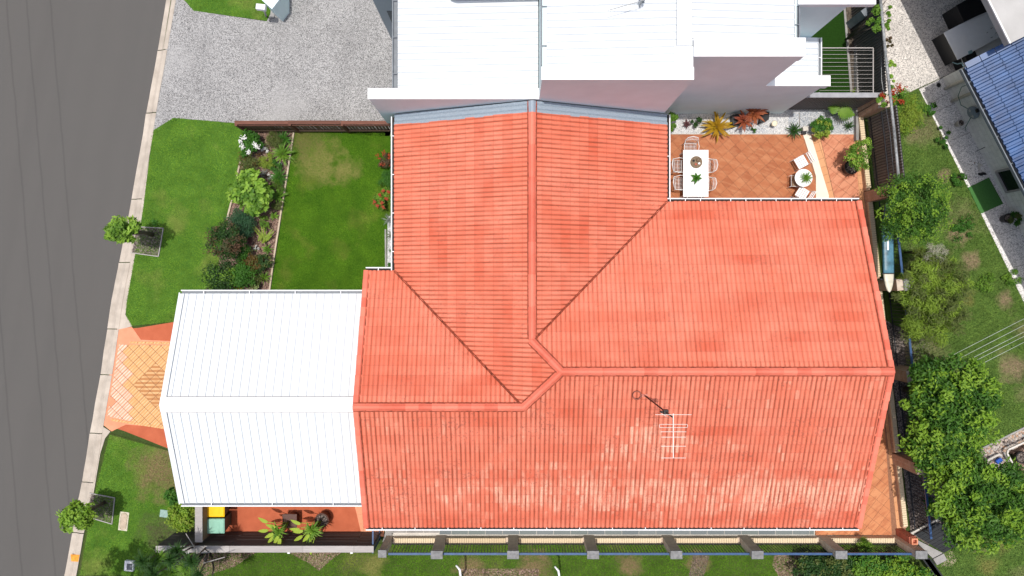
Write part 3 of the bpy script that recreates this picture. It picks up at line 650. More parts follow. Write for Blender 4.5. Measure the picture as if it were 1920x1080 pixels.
# pebble bed
peb = L2([(1240, 205), (1612, 205), (1612, 250.5), (1240, 250.5)])
area('pebble_bed', peb, MAT['pebbles'], -.01)
stones('white_pebbles', [L2([(1250, 213), (1478, 213), (1478, 250), (1250, 250)])], 1100, .018, MAT['peb_w'], -.01, None, label='white pebbles covering the left part of the patio garden bed', cat='pebbles', kind='stuff')
stones('grey_pebbles', [L2([(1499, 205), (1610, 205), (1610, 250), (1499, 250)]), L2([(1479, 213), (1499, 213), (1499, 250), (1479, 250)]), L2([(1400, 236), (1440, 236), (1440, 250), (1400, 250)])], 1100, .018, MAT['peb_g'], -.009, None, label='blue grey pebbles in the right part of the patio garden bed', cat='pebbles', kind='stuff')
MB().bar(P(1498.5, 212, -.0), P(1499.5, 250, 0), .03, .06).build('pebble_divider', MAT['conc'], None, kind='structure')
MB().bar(P(1250, 251.5, .0), P(1608, 251.5, 0), .025, .05).build('pebble_edge', MAT['conc_pale'], None, kind='structure')

# east yard
yard = L2([(1640, 120), (1725, 168), (1860, 442), (1930, 590), (2100, 640), (2100, 1300), (1800, 1300), (1740, 1030), (1708, 1000), (1625, 240)])
area('east_lawn', yard, MAT['weeds'], -.004)
area('courtyard', L2([(1640, -200), (2200, -200), (2200, 160), (1790, 134), (1668, 190), (1640, 165)]), MAT['agg_pale'], .004)
pathE = L2([(1723, 167), (1790, 135), (2300, 300), (2300, 1200), (1931, 590), (1860, 443)])
area('side_path', pathE, MAT['agg_path'], .01)
for a, b in (((1723.5, 168), (1789, 136)), ((1736, 196), (1790, 170)), ((1745, 213), (1800, 190)), ((1786, 262), (1850, 235)), ((1874, 440), (1960, 410)), ((1905, 500), (1990, 480))):
    MB().bar(P(*a, .0115), P(*b, .0115), .012, .006).build('path_joint', MAT['mulch_dark'], None, kind='structure')
MB().prism(L2([(1814, 352), (1853, 333), (1880, 382), (1838, 401)]), .012, .035).build('artificial_turf_mat', MAT['turf'], None, label='green artificial turf mat across the aggregate path beside the blue roofed house', cat='mat')
chips('bare_earth', [L2([(1660, 640), (1745, 640), (1745, 720), (1690, 720)]), L2([(1690, 720), (1740, 730), (1760, 990), (1725, 1010), (1705, 860)])], 900, .04, MAT['chip_d'], -.002, None, label='dark bark and leaf litter along the blue rail fence', cat='leaf litter', kind='stuff')
area('litter_bed', L2([(1660, 600), (1740, 640), (1748, 720), (1775, 990), (1740, 1022), (1708, 1000), (1668, 660)]), MAT['mulch_dark'], 0.)
stb = L2([(1834, 845), (1880, 822), (1925, 800), (1925, 832), (1890, 848), (1884, 852), (1910, 905), (1880, 905), (1850, 868)])
area('stone_bed', stb, MAT['mulch_dark'], .0)
stones('river_stones', [stb], 300, .05, MAT['peb_r'], 0., None, label='mixed river stones edging the lower right garden', cat='stones', kind='stuff')
MB().bar(P(1832, 845, .02), P(1925, 799, .02), .06, .08).build('stone_bed_edge', MAT['conc'], None, kind='structure')
# mulch patches south of the fence
for i, pts in enumerate(([(388, 1036), (480, 1036), (440, 1062), (370, 1085), (352, 1085)], [(540, 1036), (640, 1036), (618, 1052), (598, 1070), (580, 1056)], [(1452, 1040), (1508, 1040), (1500, 1085), (1462, 1085), (1448, 1060)], [(860, 1066), (1010, 1066), (1010, 1100), (860, 1100)], [(1300, 1040), (1330, 1042), (1318, 1085), (1290, 1085)])):
    MB().prism(L2(pts), .0, .005+.001*i).build('mulch_patch', MAT['mulch'] if i < 4 else MAT['soil'], None, kind='structure')
    if i in (0, 1, 2, 4): chips('bark_chips', [L2(pts)], 1100, .035, MAT['chip'], .004, None, label=['bark chips under the grey timber fence beside the spiky tree', 'bark chips on the lawn below the two potted palms', 'bark chips beside the dark hedge at the lower fence', '', 'sparse bark chips on a worn lawn patch below the fence'][i], cat='bark chips', kind='stuff')
chips('garden_mulch', [bed], 1300, .035, MAT['chip'], -.004, None, label='pinkish brown bark mulch in the front garden bed', cat='mulch', kind='stuff')
# street tree squares
for i, pts in enumerate((([(253, 425), (307, 428), (298, 481), (246, 474)]), ([(169, 924), (216, 933), (211, 982), (164, 968)]))):
    q = L2(pts); MB().prism(q, .0, .008).build('tree_square', MAT['mulch_dark'], None, kind='structure'); 
    chips('tree_mulch', [q], 1300, .03, MAT['chip_d'], .006, None, label=['dark mulch square under the upper street tree', 'dark mulch square under the lower street tree'][i], cat='mulch', kind='stuff')
    t = thing('timber_edging', ['thin pale timber frame around the upper mulch square', 'thin pale timber frame around the lower mulch square'][i], 'edging', (*q[1], 0), 'timber frames around the mulch squares')
    for a, b in ((0, 1), (1, 2), (2, 3)): MB(t.location).bar((*q[a], .02), (*q[b], .02), .03, .06).build('board', MAT['grey_cap'], t)
# garden edging
def edging(label, pts, mat='edge_wood'):
    t = thing('garden_edging', label, 'edging', P(*pts[0]))
    for a, b in zip(pts, pts[1:]): MB(t.location).bar(P(*a, .02), P(*b, .02), .06, .09).build('board', MAT[mat], t)
edging('long pale timber edge between garden bed and enclosed lawn', [(551, 249), (540, 320), (527, 400), (513, 490), (505, 550)])
edging('short pale timber edge left of the garden bed', [(451, 303), (444, 335)])
edging('pale timber edge left of the bright leafy shrub', [(437, 368), (426, 412)])
edging('low white edge strip beside the house wall plants', [(723, 430), (724, 505)], 'conc')
area('house_strip', L2([(727, 405), (775, 405), (775, 509), (726, 509)]), MAT['pebbles'], .006)

# grass blades
blades('grass', 'short mown green grass of the front lawn by the kerb', 'grass', [lawn_l], 2600, MAT['blade'])
blades('grass', 'short green grass of the enclosed lawn next to the tiled roof', 'grass', [L2([(553, 249), (722, 249), (722, 510), (683, 549), (508, 549)])], 2600, MAT['blade2'])
blades('grass', 'green verge grass left of the carport', 'grass', [lawn_sw], 2600, MAT['blade'], z=.005)
blades('grass', 'thin dull grass strip below the long fence', 'grass', [L2([(395, 1036), (1500, 1040), (1500, 1090), (350, 1090)]), L2([(735, 1011), (1660, 1011), (1660, 1040), (735, 1040)])], 2000, MAT['blade2'])
blades('grass', 'green verge grass by the white letterbox', 'grass', [L2([(346, -20), (346, 0), (363, 20), (500, 39), (515, 0)])], 2400, MAT['blade'])
blades('weeds', 'uneven weedy grass of the backyard right of the fence', 'grass', [L2([(1665, 180), (1722, 170), (1860, 446), (1925, 580), (1925, 800), (1834, 842), (1700, 860), (1700, 700)]), L2([(1740, 1030), (1830, 960), (1930, 960), (1930, 1090), (1760, 1090)])], 1700, MAT['blade3'], L=.08, W=.012)

# ================================================================ MAIN HOUSE
T = .38; ZE = 2.6
XW, XE = -4.95, 11.75
house = thing('house', 'house with a weathered orange red tiled roof in the middle of the photo', 'house', (3, -3, 0))
def hb(): return MB(house.location)
wl = 1.0; wi = .55
m = hb(); 
for poly in ([(XW+wi, -8.08+wi), (XE-wi, -8.08+wi), (XE-wi, 2.92-wi), (5.235-wi, 2.92-wi), (5.235-wi, 5.75), (-3.97+wi, 5.75), (-3.97+wi, .58-wi), (XW+wi, .58-wi)],): m.prism(poly, -.1, 2.5)
m.build('wall', MAT['house_wall'], house)
RG = dict(a=(.63, -1.685), b=(1.53, -2.58), c=(.36, -3.75))
zr = lambda k: {'N': 2.6+T*4.6, 'E': 2.6+T*5.5, 'L': 2.6+T*4.33}[k]
NTOP = 5.87
slopes = [
    dict(n='S', O=(XW, -8.08), u=(1, 0), v=(0, 1), polys=[[(XW, -8.08), (XE, -8.08), (XE, -2.58), (1.53, -2.58), (1.53, -8.08)], [(XW, -8.08), (1.53, -8.08), (1.53, -2.58), (.36, -3.75), (.36, -8.08)], [(XW, -8.08), (.36, -8.08), (.36, -3.75), (XW, -3.75)]], ring=[(XW, -8.08), (XE, -8.08), (XE, -2.58), (1.53, -2.58), (.36, -3.75), (XW, -3.75)], dirt_shade=.95, seed=1.),
    dict(n='NE', O=(XE, 2.92), u=(-1, 0), v=(0, -1), ring=[(5.235, 2.92), (1.53-.9, -1.685), (1.53, -2.58), (XE, -2.58), (XE, 2.92)], dirt_shade=.45, seed=2.),
    dict(n='E', O=(5.235, 2.92), u=(0, 1), v=(-1, 0), ring=[(5.235, NTOP), (.63, NTOP), (.63, -1.685), (5.235, 2.92)], dirt_shade=.85, seed=3.),
    dict(n='W', O=(-3.97, 5.92), u=(0, -1), v=(1, 0), ring=[(-3.97, NTOP), (-3.97, .58), (.36, -3.75), (1.53, -2.58), (.63, -1.685), (.63, NTOP)], dirt_shade=.8, seed=4.),
    dict(n='NW', O=(-3.97, .58), u=(-1, 0), v=(0, -1), ring=[(XW, .58), (XW, -3.75), (.36, -3.75), (-3.97, .58)], dirt_shade=.5, seed=5.)]
slopes[0]['polys'] = [[(1.53, -8.08), (XE, -8.08), (XE, -2.58), (1.53, -2.58)], [(.36, -8.08), (1.53, -8.08), (1.53, -2.58), (.36, -3.75)], [(XW, -8.08), (.36, -8.08), (.36, -3.75), (XW, -3.75)]]
slopes[3]['polys'] = [[(-3.97, NTOP), (-3.97, -1.685+.0), (.63, -1.685), (.63, NTOP)], [(-3.97, -1.685), (-3.97, .58), (.36, -3.75), (.63, -3.48), (.63, -1.685)], [(.63, -3.48), (1.53, -2.58), (.63, -1.685)]]
# correct the west slope pieces: everything above the valley line x+y=-3.39
slopes[3]['polys'] = [[(-3.97, NTOP), (-3.97, .58), (-1.705, -1.685), (.63, -1.685), (.63, NTOP)], [(-1.705, -1.685), (.36, -3.75), (.63, -3.48), (.63, -1.685)], [(.63, -3.48), (1.53, -2.58), (.63, -1.685)]]
def slope_z(s, x, y): return ZE+T*((x-s['O'][0])*s['v'][0]+(y-s['O'][1])*s['v'][1])
deck = hb()
for s in slopes:
    for poly in s.get('polys', [s['ring']]):
        a = sum(poly[i][0]*poly[(i+1) % len(poly)][1]-poly[(i+1) % len(poly)][0]*poly[i][1] for i in range(len(poly)))
        poly = poly if a > 0 else poly[::-1]; n = len(poly)
        deck.add([(x, y, slope_z(s, x, y)-.012) for x, y in poly]+[(x, y, slope_z(s, x, y)-.06) for x, y in poly], [tuple(range(n)), tuple(range(2*n-1, n-1, -1))]+[(i, n+i, n+(i+1) % n, (i+1) % n) for i in range(n)])
roof = deck.build('roof', MAT['deck_dark'], house)
def tile_mesh_pts(tw, ch, amp, rolls, nose, p=.55, seg=7, slopelen=None):
    """tile in slope frame: x across, y up the slope, z normal. returns verts, faces"""
    Ls = slopelen; xs = [tw*i/(rolls*seg) for i in range(rolls*seg+1)]; vs = []; fs = []; n = len(xs)
    def prof(x): return amp*abs(math.sin(math.pi*x*rolls/tw))**p
    for x in xs: vs.append((x, 0, prof(x)+nose))          # nose top
    for x in xs: vs.append((x, Ls*1.03, prof(x)*.98+.002))        # head
    for x in xs: vs.append((x, 0, prof(x)*.25+nose*.1))              # nose underside
    for x in xs: vs.append((x, 0, prof(x)+nose))
    for i in range(n-1): fs += [(i, i+1, n+i+1, n+i), (2*n+i, 2*n+i+1, 3*n+i+1, 3*n+i)]
    return vs, fs
def lay_tiles(s, tw, ch, T_, ZE_, vs, fs, mat, keepers, inset=.0):
    """returns list of (size, matrix or None, verts, faces) of the slope"""
    u = Vector((*s['u'], 0)); vh = Vector((*s['v'], 0)); w_ = Vector((vh.x, vh.y, T_)).normalized(); n_ = u.cross(w_).normalized()
    flip = n_.z < 0
    if flip: n_ = -n_
    ring = s['ring']; polys = s.get('polys', [ring]); O = s['O']
    us = [(p[0]-O[0])*u.x+(p[1]-O[1])*u.y for p in ring]; vv = [(p[0]-O[0])*vh.x+(p[1]-O[1])*vh.y for p in ring]
    out = []; V = [Vector(q) for q in vs]
    i0, i1 = math.floor(min(us)/tw), math.ceil(max(us)/tw); j0, j1 = 0, math.ceil(max(vv)/ch)
    for j in range(j0, j1):
        for i in range(i0, i1):
            cor = [(O[0]+u.x*(i+a)*tw+vh.x*(j+b)*ch, O[1]+u.y*(i+a)*tw+vh.y*(j+b)*ch) for a, b in ((0, 0), (1, 0), (1, 1), (0, 1))]
            e = 1e-4; cc = (sum(p[0] for p in cor)/4, sum(p[1] for p in cor)/4)
            ins = [bool(inpoly(np.array([p[0]+(cc[0]-p[0])*.02]), np.array([p[1]+(cc[1]-p[1])*.02]), ring)[0]) for p in cor]
            base = Vector((cor[0][0], cor[0][1], ZE_+T_*j*ch)); M = Matrix(((u.x, w_.x, n_.x, base.x), (u.y, w_.y, n_.y, base.y), (u.z, w_.z, n_.z, base.z), (0, 0, 0, 1)))
            if all(ins): out.append((1-.0*j+base.z*.05, M, None, None, mat)); continue
            A = sum(abs(sum(r[k][0]*r[(k+1) % len(r)][1]-r[(k+1) % len(r)][0]*r[k][1] for k in range(len(r))))/2 for r in [clip2(cor if u.cross(vh).z > 0 else cor[::-1], p) for p in polys] if r)
            if A < tw*ch*.03: continue
            W = [M @ q for q in V]; rv = []; rf = []
            for poly in polys:
                a = sum(poly[k][0]*poly[(k+1) % len(poly)][1]-poly[(k+1) % len(poly)][0]*poly[k][1] for k in range(len(poly)))
                pl = poly if a > 0 else poly[::-1]
                if not clip2(cor if u.cross(vh).z > 0 else cor[::-1], pl): continue
                for f in fs:
                    q = [W[k] for k in f]
                    for k in range(len(pl)):
                        ax, ay = pl[k]; bx, by = pl[(k+1) % len(pl)]; o2 = []
                        sd = lambda p: (bx-ax)*(p.y-ay)-(by-ay)*(p.x-ax)+1e-4
                        for t in range(len(q)):
                            p, r = q[t], q[(t+1) % len(q)]; sp, sr = sd(p), sd(r)
                            if sp >= 0: o2.append(p)
                            if (sp >= 0) != (sr >= 0): o2.append(p.lerp(r, sp/(sp-sr)))
                        q = o2
                        if len(q) < 3: break
                    if len(q) >= 3: rf.append(tuple(range(len(rv), len(rv)+len(q)))); rv += q
            if rf: out.append((A/(tw*ch)*.9, None, rv, rf, mat))
    return out, flip
TW, CH = .30, .306
tv, tf = tile_mesh_pts(TW, CH, .032, 2, .019, slopelen=CH*math.sqrt(1+T*T))
alltiles = []; shared_tile = {}
for s in slopes:
    ax = 0 if s['u'][0] else 1
    mt = m_tile("roof_tile_"+s['n'], ax, s['O'][ax], s['O'][1-ax], float(s['v'][1-ax]), s['dirt_shade'], s['seed'], s['n'] in 'EW')
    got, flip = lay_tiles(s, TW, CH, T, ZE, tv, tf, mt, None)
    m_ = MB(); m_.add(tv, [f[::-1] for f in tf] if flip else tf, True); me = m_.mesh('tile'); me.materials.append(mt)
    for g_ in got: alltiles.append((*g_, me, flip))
def order(t):
    if t[1] is not None: c = t[1].translation
    else: c = t[2][0]
    return -t[0]*(1+.04*c.z)
alltiles.sort(key=order)
def emit_tiles(tiles, roofo, off, limit, stuffname='roof_tiles'):
    rv, rf, rm = [], [], []; mats = []; off = Vector(off)
    for k, (sz, M, vv, ff, mt, me, flip) in enumerate(tiles):
        jit = random.uniform(-.0025, .0025)
        if k < limit and M is not None:
            o = link('tile', me, roofo); o.matrix_basis = Matrix.Translation(-off+Vector((0, 0, jit))) @ M @ Matrix.Rotation(random.gauss(0, .006), 4, 'Z'); continue
        if M is not None: vv = [M @ Vector(q) for q in tv_cur]; ff = [f[::-1] for f in tf_cur] if flip else tf_cur
        if mt not in mats: mats.append(mt)
        n = len(rv); rv += [tuple(Vector(q)-off+Vector((0, 0, jit))) for q in vv]; rf += [tuple(i+n for i in f) for f in ff]; rm += [mats.index(mt)]*len(ff)
    me = bpy.data.meshes.new(stuffname); me.from_pydata(rv, [], rf); me.polygons.foreach_set("material_index", rm); me.polygons.foreach_set("use_smooth", [True]*len(rf))
    for q in mats: me.materials.append(q)
    me.update(); return link(stuffname, me, roofo, kind='stuff')
tv_cur, tf_cur = tv, tf
emit_tiles(alltiles, roof, house.location, 298)
# ridge, hip and barge caps
def caps(a, b, L, wd, name, parent, off, mat, arch=.055, zoff=.05, lip=.03, jitter=.008, bed=True):
    a = Vector(a); b = Vector(b); d = b-a; n = max(1, round(d.length/L)); L = d.length/n; d.normalize()
    x = d.cross(Vector((0, 0, 1))).normalized(); y = x.cross(d)
    prof = [(-.5, -.75), (-.46, -.25), (-.34, .15), (-.17, .85), (0, 1), (.17, .85), (.34, .15), (.46, -.25), (.5, -.75)]
    m_ = MB(); vs = []; fs = []; k = len(prof)
    for y_, g_ in ((0, 1.0), (L*1.04, .92)):
        for px_, pz in prof: vs.append((px_*wd*g_, y_, pz*arch*g_+(lip if y_ == 0 else 0)))
    for px_, pz in prof: vs.append((px_*wd, 0, pz*arch-.02))
    for i in range(k-1): fs += [(i, i+1, k+i+1, k+i), (2*k+i, 2*k+i+1, i+1, i)]
    m_.add(vs, fs, False); me = m_.mesh(name)
    if bed: MB(off).bar(a+Vector((0, 0, zoff-.03)), b+Vector((0, 0, zoff-.03)), wd+.05, .03).build('cap_mortar_shade', MAT['valley'], parent)  # dark strip stands for bedding mortar and the shadow gap beside the caps
    for i in range(n):
        o = link(name, me, parent, mat); p = a+d*(i*L)-Vector(off)
        o.matrix_basis = Matrix(((x.x, d.x, y.x, p.x), (x.y, d.y, y.y, p.y), (x.z, d.z, y.z, p.z+zoff+random.uniform(-jitter, jitter)), (0, 0, 0, 1)))
hl = house.location
pN, pE, pL = zr('N'), zr('E'), zr('L')
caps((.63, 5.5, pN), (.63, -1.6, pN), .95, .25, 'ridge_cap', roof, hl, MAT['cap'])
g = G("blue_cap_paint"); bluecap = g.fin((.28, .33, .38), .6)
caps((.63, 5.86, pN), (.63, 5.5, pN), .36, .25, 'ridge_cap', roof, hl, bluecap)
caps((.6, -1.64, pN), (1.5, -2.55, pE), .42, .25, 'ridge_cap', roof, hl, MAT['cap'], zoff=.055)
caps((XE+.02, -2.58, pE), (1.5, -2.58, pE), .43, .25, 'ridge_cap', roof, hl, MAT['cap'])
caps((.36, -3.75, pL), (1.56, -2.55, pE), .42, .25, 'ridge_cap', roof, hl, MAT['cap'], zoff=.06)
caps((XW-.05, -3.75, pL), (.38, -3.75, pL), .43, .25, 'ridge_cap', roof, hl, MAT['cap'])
def barge(x, y0, y1, z1, side):
    """L shaped gable tiles from eave y0 up to ridge y1"""
    L = .33; d = Vector((0, y1-y0, z1-ZE)); n = round(d.length/(CH*math.sqrt(1+T*T))); L = d.length/n; d.normalize()
    X = Vector((1, 0, 0)); up = X.cross(d); up = up if up.z > 0 else -up
    m_ = MB(); vs = []
    for y_, lip in ((0, .03), (L*1.03, .004)):
        for px_, pz in ((-.13, .0), (-.1, .035), (.035, .045), (.05, .02), (.05, -.16)): vs.append((px_*side*1., y_, pz+lip))
    fs = [(i, i+1, 6+i, 5+i) for i in range(4)]+[(4, 3, 2, 1, 0)]
    m_.add(vs, fs); me = m_.mesh('barge_tile')
    MB(hl).bar(Vector((x-side*.135, y0, ZE+.035)), Vector((x-side*.135, y1, z1+.035)), .03, .02).build('barge_mortar_shade', MAT['valley'], roof)  # dark line for mortar and gap shade along the inner barge edge
    for i in range(n):
        o = link('barge_tile', me, roof, MAT['cap']); p = Vector((x, y0, ZE))+d*(i*L)-hl+up*.012
        o.matrix_basis = Matrix(((X.x, d.x, up.x, p.x+side*.01+random.uniform(-.006, .006)), (X.y, d.y, up.y, p.y), (X.z, d.z, up.z, p.z), (0, 0, 0, 1)))
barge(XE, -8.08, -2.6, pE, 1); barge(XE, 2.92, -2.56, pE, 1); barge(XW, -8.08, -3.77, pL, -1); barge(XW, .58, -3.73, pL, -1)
# valleys
def valley(a, b):
    a = Vector(a); b = Vector(b); d = (b-a).normalized(); s_ = d.cross(Vector((0, 0, 1))).normalized()*.034
    m_ = hb(); up = Vector((0, 0, .062)); m_.add([a-s_+up*1.2, a+up*.6, a+s_+up*1.2, b-s_+up*1.2, b+up*.6, b+s_+up*1.2], [(0, 1, 4, 3), (1, 2, 5, 4)]); m_.build('valley_gutter', MAT['valley'], roof)
valley((5.235, 2.92, ZE), (.66, -1.655, pN)); valley((-3.97, .58, ZE), (.33, -3.72, pL))
# gutters
def gutter(a, b, out, parent, off, z, step=1.15, wd=.12, matw='white', mati='gutter_in'):
    """open channel from a to b, out = outward unit xy"""
    a = Vector((*a, z)); b = Vector((*b, z)); o_ = Vector((*out, 0)); d = (b-a).normalized(); off = Vector(off)
    prof = [(0, .0), (0, -.1), (wd-.03, -.1), (wd-.03, .015), (wd+.006, .015), (wd+.006, -.11), (-.01, -.11), (-.01, 0)]
    vs = [p+o_*x+Vector((0, 0, y)) for p in (a, b) for x, y in prof]; n = len(prof)
    MB(off).add(vs, [(i, (i+1) % n, n+(i+1) % n, n+i) for i in range(n)]+[tuple(range(n)), tuple(range(2*n-1, n-1, -1))]).build('gutter', MAT[matw], parent)
    MB(off).bar(a+o_*(wd/2-.015)+Vector((0, 0, -.075)), b+o_*(wd/2-.015)+Vector((0, 0, -.075)), wd-.035, .03).build('gutter_sludge', MAT[mati], parent)
    L = (b-a).length; k = max(1, int(L/step)); m_ = MB(); me = MB().bar(Vector((0, 0, .012)), o_*wd+Vector((0, 0, .012)), .025, .012).mesh('gutter_strap')
    for i in range(k):
        o = link('gutter_strap', me, parent, MAT[matw]); o.location = a+d*((i+.5)*L/k)-off
gutter((XW+.0, -8.08), (XE, -8.08), (0, -1), house, hl, ZE-.02, 1.05)
gutter((5.1, 2.92), (XE, 2.92), (0, 1), house, hl, ZE-.02, .5)
gutter((5.235, 5.87), (5.235, 3.06), (1, 0), house, hl, ZE-.02, 1.5)
gutter((-3.97, 5.8), (-3.97, .58), (-1, 0), house, hl, ZE-.02, 1.05)
gutter((XW, .58), (-4.1, .58), (0, 1), house, hl, ZE-.02, 1.)
# lead flashing strip where the neighbour wall meets
# small flecks on roof
# ================================================================ CARPORT
cp = thing('carport', 'carport with a bright white ribbed metal gable roof over the driveway', 'carport', (-8, -3.7, 0))
Yc = -3.73; hs = 3.54; Tc = .375; CX0, CX1 = P2(338, 0, 2.6)[0], -5.02
def ribbed(name, O, u, v, T_, W, Ls, z, parent, off, mat, pitch, ribh=.045, sheet=3, ribw=.03):
    """sheets of ribbed metal; O eave corner, u along the eave, v uphill; W width, Ls horizontal run"""
    u = Vector((*u, 0)); vv = Vector((*v, 0)); n = round(W/pitch); pitch = W/n; O = Vector((*O, z)); off = Vector(off)
    up = Vector((0, 0, 1)); run = vv*Ls+up*(Ls*T_); i = 0
    while i < n:
        k = min(sheet, n-i); m_ = MB(off); pr = []
        for q in range(k):
            x0 = (i+q)*pitch; pr += [(x0, .0), (x0+.028, ribh), (x0+ribw+.01, ribh), (x0+ribw+.014, 0), (x0+pitch*.5, .0)]
        pr += [((i+k)*pitch-.001, 0)]
        vs = [O+u*x+up*zz+r for r in (Vector((0, 0, 0)), run) for x, zz in pr]; vs += [p-up*.03 for p in vs[:len(pr)]]
        c = len(pr); fl = u.cross(vv).z < 0; fs = [(j, j+1, c+j+1, c+j) for j in range(c-1)]+[(2*c+j, 2*c+j+1, j+1, j) for j in range(c-1)]
        m_.add(vs, [f[::-1] for f in fs] if fl else fs); m_.build(name, MAT[mat], parent); i += k
CW = CX1-CX0
ribbed('roof_sheet', (CX0, Yc+hs), (1, 0), (0, -1), Tc, CW, hs, 2.6, cp, cp.location, 'metal_white', .265)
ribbed('roof_sheet', (CX0, Yc-hs), (1, 0), (0, 1), Tc, CW, hs, 2.6, cp, cp.location, 'metal_white', .265)
rz_ = 2.6+Tc*hs; m = MB(cp.location); w2 = .24
m.add([(x, Yc+dy, rz_+.075-abs(dy)*Tc) for x in (CX0-.02, CX1+.01) for dy in (-w2, 0, w2)], [(0, 3, 4, 1), (1, 4, 5, 2)]); m.build('ridge_flashing', MAT['metal_white'], cp)
for s in (1, -1): MB(cp.location).bar((CX0+.16, Yc+s*(w2+.008), rz_+.06-w2*Tc), (CX1, Yc+s*(w2+.008), rz_+.06-w2*Tc), .014, .05).build('flashing_shade_line', MAT['grey_cap'], cp)  # grey bars stand in for the shade line along the flashing
for s in (1, -1):
    m = MB(cp.location); m.bar((CX0-.015, Yc+s*(hs+.02), 2.58), (CX0-.015, Yc, rz_-.04), .04, .1, up=(0, 0, 1)); m.build('barge_board', MAT['metal_white'], cp)
    m = MB(cp.location); m.add([(CX0-.02, Yc+s*hs, 2.655), (CX0+.16, Yc+s*hs, 2.655), (CX0+.16, Yc, rz_+.06), (CX0-.02, Yc, rz_+.06)], [(0, 1, 2, 3) if s < 0 else (3, 2, 1, 0)]); m.build('barge_flashing', MAT['metal_white'], cp)
gutter((CX0+.02, Yc-hs), (CX1, Yc-hs), (0, -1), cp, cp.location, 2.58, 1.9, matw='white', mati='gutter_grey')
gutter((CX0+.02, Yc+hs), (CX1, Yc+hs), (0, 1), cp, cp.location, 2.58, 1.3, matw='white', mati='gutter_grey')
for x in (CX0+.35, CX1-.4):
    for s in (1, -1): MB(cp.location).box((x, Yc+s*(hs-.25), 1.25), (.1, .1, 2.6)).build('post', MAT['white'], cp)
for s in (1, -1): MB(cp.location).box(((CX0+CX1)/2, Yc+s*(hs-.25), 2.5), (CW-.5, .06, .15)).build('beam', MAT['white'], cp)

# ================================================================ WHITE NEIGHBOUR BUILDING
nb = thing('white_building', 'stepped white rendered building with white metal roofs at the top', 'building', (3, 9, 0)); no = nb.location
def nbx(): return MB(no)
def block(x0, x1, y0, y1, z0, z1, name='wall', mat='render_wall', p=None): return nbx().box(((x0+x1)/2, (y0+y1)/2, (z0+z1)/2), (x1-x0, y1-y0, z1-z0)).build(name, MAT[mat], p or nb)
YB = 16.
block(-3.55, .85, 5.9+.003, YB, -.1, 4.0)                  # low west part
block(-4.47, -3.552, 5.9, 6.2, -.1, 4.5, 'blade_wall'); block(-3.55, .845, 5.9-.0, 6.2, 4.0, 4.5, 'parapet')
block(-4.49, .845, 5.88, 6.22, 4.5, 4.53, 'coping', 'white')
block(.848, 5.13, 5.9, YB, -.1, 6.15); block(5.133, 8.2, 6.54, YB, -.1, 6.15)
block(.848, 5.13, 5.898, 6.2, 6.15, 6.54, 'parapet'); block(5.133, 8.25, 6.54, 6.84, 6.15, 6.6, 'parapet')
block(.83, 5.14, 5.88, 6.24, 6.54, 6.575, 'coping', 'white'); block(5.12, 8.27, 6.52, 7.05, 6.6, 6.63, 'coping', 'white')
block(8.203, 10.1, 6.545, 8.2, -.1, 3.35); block(8.203, 10.26, 6.54, 6.84, 3.35, 3.68, 'parapet'); block(8.203, 10.28, 6.52, 6.86, 3.68, 3.71, 'coping', 'white')
block(8.203, 9.76, 8.19, YB, -.1, 6.1); block(8.2, 10.42, 8.12, YB, 6.1, 6.3, 'eave', 'white')
block(-1.92, .84, 9.05, YB, 4.2, 6.4, 'upper_wall', 'grey_wall')
ribbed('roof_sheet', (-3.62, 6.2), (0, 1), (1, 0), .055, 6.9, 4.44, 4.1, nb, no, 'metal_white', .203, ribh=.045)
ribbed('roof_sheet', (1.0, 6.22), (0, 1), (1, 0), .07, 7, 3.87, 6.2, nb, no, 'metal_white', .203, ribh=.045)
ribbed('roof_sheet', (8.12, 6.86), (0, 1), (-1, 0), .08, 7, 3.25, 6.2, nb, no, 'metal_white', .203, ribh=.045)
ribbed('roof_sheet', (10.0, 6.86), (0, 1), (-1, 0), .06, 1.33, 1.8, 3.4, nb, no, 'metal_white', .203, ribh=.045)
nbx().box((4.87, 10.0, 6.545), (.42, 6.3, .03)).build('ridge_flashing', MAT['metal_white'], nb)
block(4.6, 5.128, 6.205, 6.84, 6.15, 6.525, 'ridge_end', 'white')
gutter((-3.64, 13.2), (-3.64, 6.22), (-1, 0), nb, no, 4.07, 1.1, .16, 'gutter_grey', 'gutter_grey')
gutter((1.0, 13.2), (1.0, 6.4), (-1, 0), nb, no, 6.2, 1.1, .16, 'gutter_grey', 'gutter_grey')
gutter((8.14, 13.2), (8.14, 6.95), (1, 0), nb, no, 6.19, 1.1, .14, 'gutter_grey', 'gutter_grey')
gutter((10.02, 8.18), (10.02, 6.87), (1, 0), nb, no, 3.42, 1.1, .1, 'white', 'gutter_grey')
block(-4.5, -3.552, 9.3, 9.6, -.1, 4.1, 'garage_wall', 'grey_wall'); nbx().box((-3.95, 9.29, 1.5), (.5, .03, 2.6)).build('garage_door', MAT['dark_wall'], nb)
for x, y in ((-3.3, 7.9), (2.6, 8.)): pass
# neighbour roof antenna
na = thing('roof_antenna', 'small tangled grey antenna with a thin boom on the upper white roof', 'antenna', (3.62, 8.0, 6.4))
MB().bar((0, 0, 0), (0, .02, .5), .03).build('mast', MAT['galv'], na)
MB().bar((.05, .0, .48), (-.95, -.26, .42), .018).build('boom', MAT['galv'], na)
for i in range(8): MB().bar((-.12-i*.11, -.13-i*.03, .45), (-.09-i*.11, .04-i*.03, .45), .006).build('element', MAT['galv'], na)
m = MB()
for i in range(16):
    a, b = Vector((random.uniform(-.1, .12), random.uniform(0, .26), .1+random.uniform(0, .35))), Vector((random.uniform(-.1, .12), random.uniform(0, .26), .1+random.uniform(0, .35))); m.bar(a, b, .022)
m.build('bracket', MAT['gutter_grey'], na)

